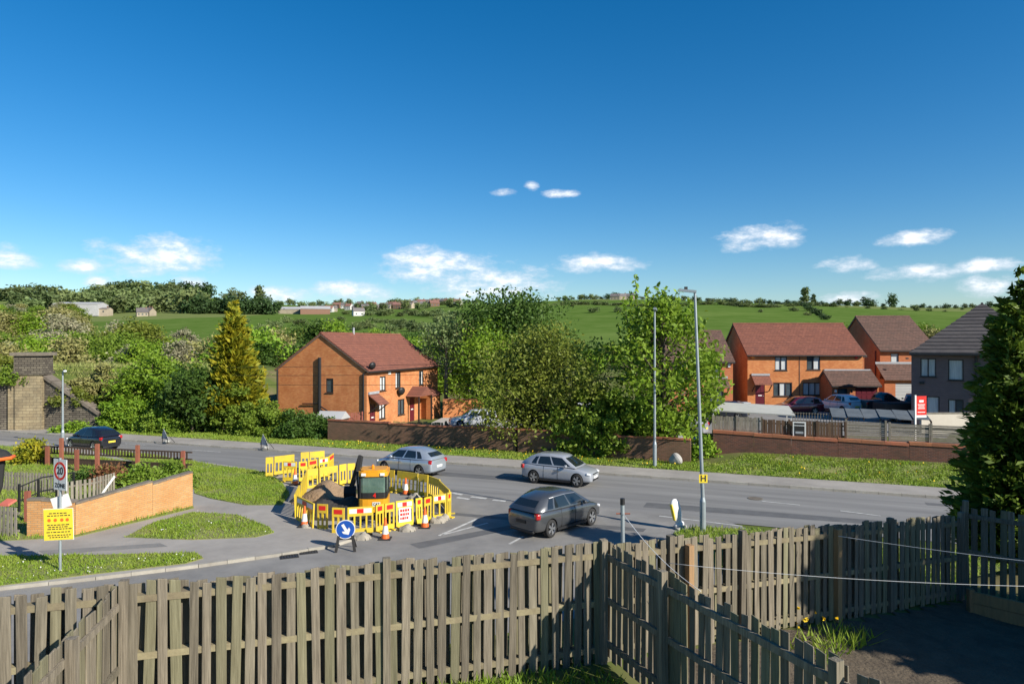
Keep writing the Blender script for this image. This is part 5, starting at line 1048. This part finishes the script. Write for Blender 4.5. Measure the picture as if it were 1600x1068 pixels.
for s_ in (-1, 1): MB().bar((.1+s_*.3, -.1, 0), (.1+s_*.2, -.0, .62), .09, .03, (0, 1, 0)).build('leg', M['blackmat'], t); MB().bar((.1+s_*.3, .45, 0), (.1+s_*.2, .02, .62), .05, .03, (0, 1, 0)).build('leg', M['blackmat'], t)
MB().box(-.15, .35, -.02, .0, .38, .44).build('crossbar', M['blackmat'], t)

# ------------------------------------------------------------------ vehicles
def carpaint(name, c, metal=.3): return mk(name, c, rough=.28, metal=metal, coat=1.0, spec=.5)
GL = mk('car_glass', (.012,.016,.018), rough=.04, spec=.9); RIM = mk('alloy_rim', (.42,.43,.44), rough=.35, metal=.8); TAIL = mk('tail_lamp', (.35,.01,.012), rough=.2, coat=.6); HEAD = mk('head_lamp', (.6,.62,.64), rough=.12, coat=.6); PLY = mk('plate_yellow', (.75,.58,.06), rough=.5)
WH = {}
def wheelmeshes(r):
    if r in WH: return WH[r]
    t = MB().lathe([(r*.66, -.1), (r*.9, -.105), (r, -.075), (r, .075), (r*.9, .105), (r*.66, .1)], 28, 'y', cap=False).mesh('tyre', True)
    m = MB(); m.lathe([(r*.68, -.1), (r*.62, -.06), (r*.6, .09), (r*.68, .1)], 24, 'y', cap=False)
    for k in range(5):
        a = 2*math.pi*k/5
        for da in (-.16, .16): m.bar((math.cos(a)*r*.1, -.085, math.sin(a)*r*.1), (math.cos(a+da)*r*.64, -.09, math.sin(a+da)*r*.64), .05, .03, (0, 1, 0))
    m.lathe([(r*.14, -.105), (r*.14, -.05)], 12, 'y'); rm = m.mesh('rim')
    dsk = MB().lathe([(r*.6, -.03), (r*.6, .05)], 20, 'y').mesh('brake'); t.materials.append(M['blackmat']); rm.materials.append(RIM); dsk.materials.append(M['black']); WH[r] = (t, rm, dsk); return WH[r]
def car(label, cat, pos, heading, paint, L_=4.3, W_=1.8, H_=1.47, wb=2.63, r=.325, kind='hatch', chrome=False, group=None, plate_r=None, name='car', darkrim=False):
    t = T(name, label, cat, pos, heading, group); hw = W_/2; t.scale = (.84, .87, .975)
    if kind == 'pickup': tp = [.45,.66,.68,.68,.68,.67,.67,.66,.645,.6,.56,.5,.4]
    elif kind == 'suv': tp = [.42,.58,.63,.635,.63,.625,.62,.615,.6,.56,.52,.47,.36]
    else: tp = [.40,.585,.645,.655,.645,.635,.63,.62,.605,.555,.50,.44,.33]
    tx = [-.5,-.492,-.465,-.38,-.25,-.1,.05,.2,.28,.38,.45,.488,.5]; tw = [.76,.87,.935,.985,1,1,1,1,.99,.955,.89,.8,.7]; tb = [.27,.2,.17,.15,.15,.15,.15,.15,.15,.155,.16,.17,.2]
    mb = MB(); n = 14; gc = .16
    for f, z, w, b in zip(tx, tp, tw, tb):
        zt = z*H_; zb = b*H_*.95+.0; w *= hw; half = [(0, zt+.02), (w*.5, zt+.012), (w*.84, zt-.006), (w*.955, zt-.05), (w*1.0, zb+(zt-zb)*.62), (w*.985, zb+(zt-zb)*.3), (w*.95, zb+.03), (w*.6, zb)]
        sec = [(y, zz) for y, zz in half]+[(-y, zz) for y, zz in half[::-1][:-1]]
        for y, zz in sec: mb.v.append((f*L_-(abs(y)/hw)**3*.05*(1 if f > 0 else -1)*(abs(f) > .42), y, zz))
    m_ = 15
    for i in range(len(tx)-1):
        for k in range(m_): a = i*m_+k; b = i*m_+(k+1) % m_; mb.f.append((a, b, b+m_, a+m_))
    mb.f.append(tuple(range(m_))); mb.f.append(tuple((len(tx)-1)*m_+k for k in range(m_))[::-1])
    me = mb.mesh('body', True); bo = obj('body', me, paint, t); bo.parent = None
    sd = bo.modifiers.new('s', 'SUBSURF'); sd.levels = 2; sd.render_levels = 2
    cut = MB()
    for x in (-wb/2+.02, wb/2+.02):
        for s_ in (-1, 1): cut.lathe([(r*1.14, -.16), (r*1.14, .16)], 28, 'y', (x, s_*(hw-.08), r))
    cm = cut.mesh('cut'); cm.materials.append(M['black']); co = obj('cut', cm)
    bl = bo.modifiers.new('b', 'BOOLEAN'); bl.object = co; bl.operation = 'DIFFERENCE'; bl.solver = 'EXACT'; bl.material_mode = 'TRANSFER'
    bpy.context.view_layer.update(); dg = bpy.context.evaluated_depsgraph_get(); nm = bpy.data.meshes.new_from_object(bo.evaluated_get(dg)); nm.name = 'body'
    bo.modifiers.clear(); bo.data = nm; bpy.data.objects.remove(co); bo.parent = t
    # sharp rims at the arches
    bm = bmesh.new(); bm.from_mesh(nm)
    for e in bm.edges: e.smooth = not (len(e.link_faces) == 2 and e.calc_face_angle(0) > .6)
    bm.to_mesh(nm); bm.free()
    # greenhouse
    if kind == 'pickup': fb, ft, rb, rt_ = .2, .06, -.14, -.10
    elif kind == 'suv': fb, ft, rb, rt_ = .235, .06, -.47, -.36
    elif kind == 'estate': fb, ft, rb, rt_ = .235, .05, -.48, -.42
    else: fb, ft, rb, rt_ = .295, .09, -.485, -.35
    zb0 = (.655 if kind == 'pickup' else .615)*H_; lv = [0, .1, .36, .84, .95, 1.0]; wbase, wtop = hw*.94, hw*.73
    sf = [0, .19, .29, .32, .595, .625, .93, 1] if kind in ('hatch', 'suv') else [0, .1, .31, .345, .62, .655, .92, 1]; ff = [0, .07, .5, .93, 1]; rings = []
    for k, f in enumerate(lv):
        z = zb0+(H_-.03-zb0)*f; w = wbase+(wtop-wbase)*(f**1.15); xf = (fb+(ft-fb)*f)*L_; xr = (rb+(rt_-rb)*f**1.4)*L_
        if k == 5: z = H_-.012; w *= .93; xf -= .06; xr += .06
        zz_ = lambda s: z-H_*.085*f*abs((s-.58)/.58)**2.0+(.03*H_*(1-s)*(1-f) if kind in ('hatch', 'suv') else 0)
        pts = [(xr+(xf-xr)*s, -w*(1-.06*(2*s-1)**2*f-.05*max(0, s-.6)-.38*max(0, .3-s)), zz_(s)) for s in sf]
        pts += [(xf+.09*(1-(2*s-1)**2)*(1-.3*f), (-w*.98+2*w*.98*s)*.96, zz_(1)+.02*f) for s in ff[1:-1]]
        pts += [(xr+(xf-xr)*s, w*(1-.06*(2*s-1)**2*f-.05*max(0, s-.6)-.38*max(0, .3-s)), zz_(s)) for s in sf[::-1]]
        pts += [(xr-.05*(1-(2*s-1)**2), (w-2*w*s)*.87, zz_(0)+.02*f) for s in ff[1:-1]]; rings.append(pts)
    N_ = len(rings[0]); V_ = [p for q in rings for p in q]; pil = []; win = {}
    ns, nf = len(sf)-1, len(ff)-1
    for k in range(len(lv)-1):
        for j in range(N_):
            q = (k*N_+j, k*N_+(j+1) % N_, (k+1)*N_+(j+1) % N_, (k+1)*N_+j); w_ = None
            if k in (1, 2):
                if j < ns: w_ = ('side_window', 0, j) if j in ((1, 3, 5) if kind != 'pickup' else (3, 5, 1)) else None
                elif j < ns+nf: w_ = ('windscreen', 0, 0) if 0 < j-ns < nf-1 else None
                elif j < 2*ns+nf: jj = 2*ns+nf-1-j; w_ = ('side_window', 1, jj) if jj in (1, 3, 5) else None
                else: w_ = ('rear_window', 0, 0) if 0 < j-2*ns-nf < nf-1 and k == 2 else None
            if w_: win.setdefault(w_, []).append(q)
            else: pil.append(q)
    top = [(len(lv)-1)*N_+j for j in range(N_)]; c_ = len(V_); cxm = (rt_+ft)/2*L_
    ins = [(cxm+(V_[i][0]-cxm)*.55, V_[i][1]*.55, H_) for i in top]; V_ += ins
    for j in range(N_): pil.append((top[j], top[(j+1) % N_], c_+(j+1) % N_, c_+j))
    pil.append(tuple(c_+j for j in range(N_)))
    gme = bpy.data.meshes.new('cabin'); gme.from_pydata(V_, [], pil); gme.polygons.foreach_set('use_smooth', [True]*len(gme.polygons)); obj('cabin', gme, paint, t)
    for (nm_, a_, b_), fs in win.items():
        used = sorted({i for f in fs for i in f}); mp = {i: k for k, i in enumerate(used)}; wm = bpy.data.meshes.new(nm_); wm.from_pydata([V_[i] for i in used], [], [tuple(mp[i] for i in f) for f in fs]); wm.polygons.foreach_set('use_smooth', [True]*len(fs)); obj(nm_, wm, GL, t)
        if chrome and nm_ == 'side_window': pass
    if chrome:
        for s_ in (0, 1):
            ln = [rings[3][j] if s_ == 0 else rings[3][2*ns+nf-j+0] for j in range(1, ns)]; ln = [Vector(p)+Vector((0, -.012 if s_ == 0 else .012, .01)) for p in ln]
            MB().tube(ln, .014, 6).build('chrome_trim', RIM, t)
    ty, rm, ds = wheelmeshes(r)
    for x in (-wb/2+.02, wb/2+.02):
        for s_ in (-1, 1):
            w_ = obj('wheel', ty, None, t); w_.location = (x, s_*(hw-.12), r); w_.rotation_euler = (0, 0, 0 if s_ < 0 else math.pi); rr = obj('rim', rm, None, w_); obj('brake_disc', ds, None, w_)
            if darkrim: pass
    fx = L_*.5; hz = tp[-4]*H_
    for s_ in (-1, 1):
        h_ = rbox('headlight', -.2, .06, -.15, .15, -.055, .055, .04, 'white', t); h_.data.materials[0] = HEAD; h_.location = (fx*.925, s_*hw*.68, .425*H_); h_.rotation_euler = (0, R(12), s_*R(-30))
        l_ = rbox('tail_light', -.07, .14, -.2, .13, -.1, .1, .045, 'red', t); l_.data.materials[0] = TAIL; l_.location = (-fx*.93, s_*hw*.735, .55*H_); l_.rotation_euler = (0, 0, s_*R(22))
        m2 = rbox('door_mirror', -.07, .07, -.09, .09, -.06, .07, .04, 'black', t); m2.data.materials[0] = paint; m2.location = (L_*.165, s_*(hw+.06), .665*H_)
        MB().bar((L_*.0, s_*hw*.992, .52*H_), (L_*.0+.16, s_*hw*.992, .52*H_), .02, .03).build('door_handle', paint, t)
        for xx in (-.155, .045): MB().tube([(xx*L_, s_*hw*.962, .2*H_), (xx*L_, s_*hw*.988, .33*H_), (xx*L_, s_*hw*.99, .44*H_), (xx*L_, s_*hw*.965, .545*H_), (xx*L_+.01, s_*hw*.93, .61*H_)], .011, 5).build('door_seam', M['black'], t)
        MB().bar((-wb/2+r*1.2, s_*hw*.955, .165*H_), (wb/2-r*1.15, s_*hw*.955, .165*H_), .05, .09).build('sill', M['black'], t)
    rbox('front_grille', fx*.95, fx+.004, -hw*.5, hw*.5, .2*H_, .27*H_, .02, 'black', t); rbox('upper_grille', fx*.95, fx*.995, -hw*.42, hw*.42, .395*H_, .425*H_, .015, 'black', t); rbox('lower_bumper', -fx*.99, -fx*.93, -hw*.7, hw*.7, .15*H_, .22*H_, .03, 'black', t)
    p1 = MB().box(-fx*1.0-.012, -fx*.985, -.26, .26, .36*H_, .36*H_+.11).build('number_plate', plate_r or PLY, t); MB().box(fx*.99, fx+.008, -.26, .26, .27*H_, .27*H_+.11).build('number_plate', M['bwhite'], t)
    return t
def mid(a, b): return (Vector(a)+Vector(b))/2
road_a = math.atan2(UD.y, UD.x)
g1, g2 = P(833, 754), P(900, 763); ga = R(-26); gc_ = mid(g1, g2)+Vector((-math.sin(ga), math.cos(ga), 0))*.78
car('light grey hatchback driving right along the main road', 'car', (gc_.x, gc_.y, .01), ga, carpaint('paint_light_grey', (.3,.32,.35), .1))
a1, a2 = P(861, 841), P(926, 821); aa = math.atan2(a2.y-a1.y, a2.x-a1.x); ac = mid(a1, a2)+Vector((-math.sin(aa), math.cos(aa), 0))*.78
car('dark grey hatchback with chrome window trim turning out of the side road', 'car', (ac.x, ac.y, .014), aa, carpaint('paint_dark_grey', (.085,.09,.095), .5), L_=4.42, H_=1.51, W_=1.82, wb=2.685, chrome=True, plate_r=M['black'])
lx = P(640, 741); car('silver hatchback behind the roadworks driving away to the left', 'car', (lx.x, lx.y+.3, .01), road_a+math.pi-R(8), carpaint('paint_silver', (.42,.47,.52), .55), L_=4.35, H_=1.45, plate_r=M['bwhite'])
bx = P(146, 701); car('black hatchback with red tail lights on the road at the left', 'car', (bx.x, bx.y, .01), road_a+math.pi-R(4), carpaint('paint_black', (.012,.013,.018), .1), L_=4.25, H_=1.48)
car('dark red estate car parked in front of the terraced pair', 'car', PD(1246, 55.5, .93), R(182), carpaint('paint_dark_red', (.11,.008,.018), .3), L_=4.6, kind='estate', H_=1.5)
car('white car parked with its rear to the road beside the garage wing', 'car', PD(1311, 57, .93), R(110), carpaint('paint_white', (.7,.71,.72), 0), L_=4.5, H_=1.6, W_=1.88, kind='suv')
car('dark grey pickup truck parked before the maroon garage door', 'pickup', PD(1380, 56, .93), R(12), carpaint('paint_pickup', (.035,.04,.042), .3), L_=5.2, H_=1.8, W_=1.9, wb=3.2, r=.39, kind='pickup', name='pickup_truck')
car('dark car behind the black covered trailer near the dark house', 'car', PD(1428, 57.5, .93), R(60), carpaint('paint_dark_red_b', (.03,.01,.012), .3), L_=4.3, H_=1.6)
t = T('covered_trailer', 'black tarpaulin-covered trailer in front of the pickup truck', 'trailer', PD(1405, 50.5, .93), R(2)); rbox('cover', -1.6, 1.6, -.8, .8, .45, 1.4, .12, 'blackmat', t); MB().box(-1.55, 1.55, -.75, .75, .3, .45).build('bed', M['black'], t)
for s_ in (-1, 1): MB().lathe([(.28, -.09), (.28, .09)], 16, 'y', (0, s_*.85, .28)).build('wheel', M['blackmat'], t)
car('white car glimpsed through the branches of the roadside trees', 'car', PD(905, 56, .3), R(170), carpaint('paint_white_b', (.68,.69,.7), 0), H_=1.6)
car('pale blue car parked behind the wall below the bright green tree', 'car', PD(962, 47, .2), R(178), carpaint('paint_blue', (.2,.28,.36), .3))
car('silver car glimpsed right of the bright green tree trunk', 'car', PD(1062, 45.5, .6), R(150), carpaint('paint_silver_b', (.4,.42,.45), .4))
car('dark car parked under the tree near the wheelie bins', 'car', PD(1130, 52, .9), R(160), carpaint('paint_navy', (.02,.025,.04), .3))
car('silver estate car parked on the concrete drive beyond the timber fence', 'car', PD(740, 53.5, .14), R(190), carpaint('paint_silver_c', (.5,.52,.54), .3), kind='estate', L_=4.6)

# ------------------------------------------------------------------ overhead cables
for i, (ya, yb) in enumerate([(571, 566), (579, 583), (590, 600)]):
    d = 47; line('overhead_cable', ['highest', 'middle', 'lowest'][i]+' of three thin dark cables crossing in front of the left house', PD(-20, d+8, ZY(ya, d+8)), PD(770, d-1, ZY(yb, d-1)), .25, .013, 'black')

M['farstone'] = mk('far_stone_wall', (.36,.31,.22), (.27,.23,.17), scale=.4, rough=.9, rand=.2); M['farwhite'] = mk('far_white_render', (.6,.59,.56), (.5,.49,.46), scale=.4, rough=.9, rand=.15)
# ------------------------------------------------------------------ far buildings
def farhouse(px, d, w, dp, e, rdg, ang, wall, roofm, label, name='far_house', cat='house', wins=3, group=None, dz=0):
    p = gp(px, d, dz); t = T(name, label, cat, p, ang, group); mb = MB(); mb.box(-w/2, w/2, -dp/2, dp/2, -3, e); mb.add([(-w/2, -dp/2, e), (-w/2, dp/2, e), (-w/2, 0, e+rdg), (w/2, -dp/2, e), (w/2, dp/2, e), (w/2, 0, e+rdg)], [(0, 1, 2), (3, 5, 4)]); mb.build('wall', M[wall], t)
    rf = MB()
    for s_ in (-1, 1): rf.add([(-w/2-.3, s_*(dp/2+.4), e-.25), (w/2+.3, s_*(dp/2+.4), e-.25), (w/2+.3, 0, e+rdg+.1), (-w/2-.3, 0, e+rdg+.1), (-w/2-.3, s_*(dp/2+.4), e-.5), (w/2+.3, s_*(dp/2+.4), e-.5)], [(0, 1, 2, 3), (0, 4, 5, 1)])
    ro = rf.build('roof', M[roofm], t)
    if wins:
        for i in range(wins):
            for z in ((.9, 3.3) if e > 4 else (.9,)): x = -w/2+w*(i+.5)/wins; MB().box(x-.6, x+.6, -dp/2-.04, -dp/2+.02, z, z+1.2).build('window', M['glass'], t)
        MB().box(w*.3, w*.3+.9, -.4, .4, e+rdg-.4, e+rdg+1.2).build('chimney', M['brick_old'], ro)
rh = random.Random(9)
for i in range(30):
    px = 505+i*7.2+rh.uniform(-3, 3); d = rh.uniform(690, 860); w_ = rh.choice(['farwhite', 'farstone', 'farstone', 'brick_old']); rf_ = rh.choice(['slate', 'slate', 'terrac'])
    farhouse(px, d, rh.uniform(7, 10), 7, rh.uniform(3.0, 4.4), 2.6, rh.uniform(-.5, .5), w_, rf_, {'farwhite': 'white', 'farstone': 'pale stone', 'brick_old': 'dark brick'}[w_]+' house with '+('grey' if rf_ == 'slate' else 'red-brown')+' roof in the village on the middle skyline', wins=3, group={'farwhite': 'white', 'farstone': 'stone', 'brick_old': 'brick'}[w_]+' '+rf_+' village houses')
farhouse(127, 560, 34, 18, 7, 1.5, .1, 'shedgrey', 'shedgrey', 'long pale grey shed among the trees at the left', 'far_shed', 'shed', 0, dz=3)
farhouse(160, 560, 12, 10, 4, 1, .1, 'farstone', 'slate', 'low flat building right of the pale grey shed', 'far_shed', 'building', 2, dz=2)
for px, dd_, a_, lb in [(222, 540, .6, 'left stone farmhouse above the left field'), (234, 545, -.5, 'right stone farmhouse above the left field'), (228, 560, .2, 'stone barn between the two farmhouses')]: farhouse(px, dd_, 8, 6, 3.4, 3.0, a_, 'farstone', 'slate', lb, 'far_farmhouse')
farhouse(457, 640, 22, 14, 4.5, 2, .05, 'farstone', 'shedgrey', 'pale farm shed left of the brown gabled shed', 'far_shed', 'shed', 0)
farhouse(493, 630, 26, 15, 5, 2.4, .25, 'shedbrown', 'shedgrey', 'farm shed with pale roof and brown gable above the middle field', 'far_shed', 'shed', 0)
farhouse(560, 560, 9, 7, 4, 2.5, .4, 'farwhite', 'slate', 'white cottage lowest on the hill in the middle', 'far_house', 'house', 2)
farhouse(1258, 860, 8, 6, 3.5, 1.5, .2, 'farwhite', 'shedgrey', 'small white hut under the lone skyline tree', 'far_hut', 'hut', 0)
for px, lb in [(962, 'left'), (972, 'middle'), (983, 'right')]: farhouse(px, 850, 12, 8, 4.5, 3, rh.uniform(-.4, .4), 'farstone', 'slate', lb+' of the stone farm buildings on the skyline behind the bright tree', 'far_farmhouse')
farhouse(50, 330, 9, 7, 4, 3, .4, 'farstone', 'slate', 'grey-roofed house among the trees at the far left', 'far_house'); farhouse(58, 338, 8, 7, 4, 3, -.3, 'farwhite', 'slate', 'pale house beside the grey-roofed one at the far left', 'far_house')

# ------------------------------------------------------------------ labels of look-alikes: place in the row
ORD = ['leftmost', 'second from the left', 'third from the left', 'fourth from the left', 'fifth from the left', 'sixth from the left', 'seventh from the left', 'eighth from the left', 'ninth from the left', 'tenth from the left', 'eleventh from the left', 'twelfth from the left', 'thirteenth from the left', 'fourteenth from the left', 'fifteenth from the left', 'sixteenth from the left']
byl = {}
for o in COL.objects:
    if o.parent is None and 'label' in o and 'group' in o: byl.setdefault(o['label'], []).append(o)
for lb, os_ in byl.items():
    if 1 < len(os_) <= 16:
        os_.sort(key=lambda o: o.location.x/o.location.y)
        for i, o in enumerate(os_):
            n = lb+', '+(ORD[i] if i < len(os_)-1 or i == 0 else 'rightmost')
            if len(n.split()) <= 16: o['label'] = n
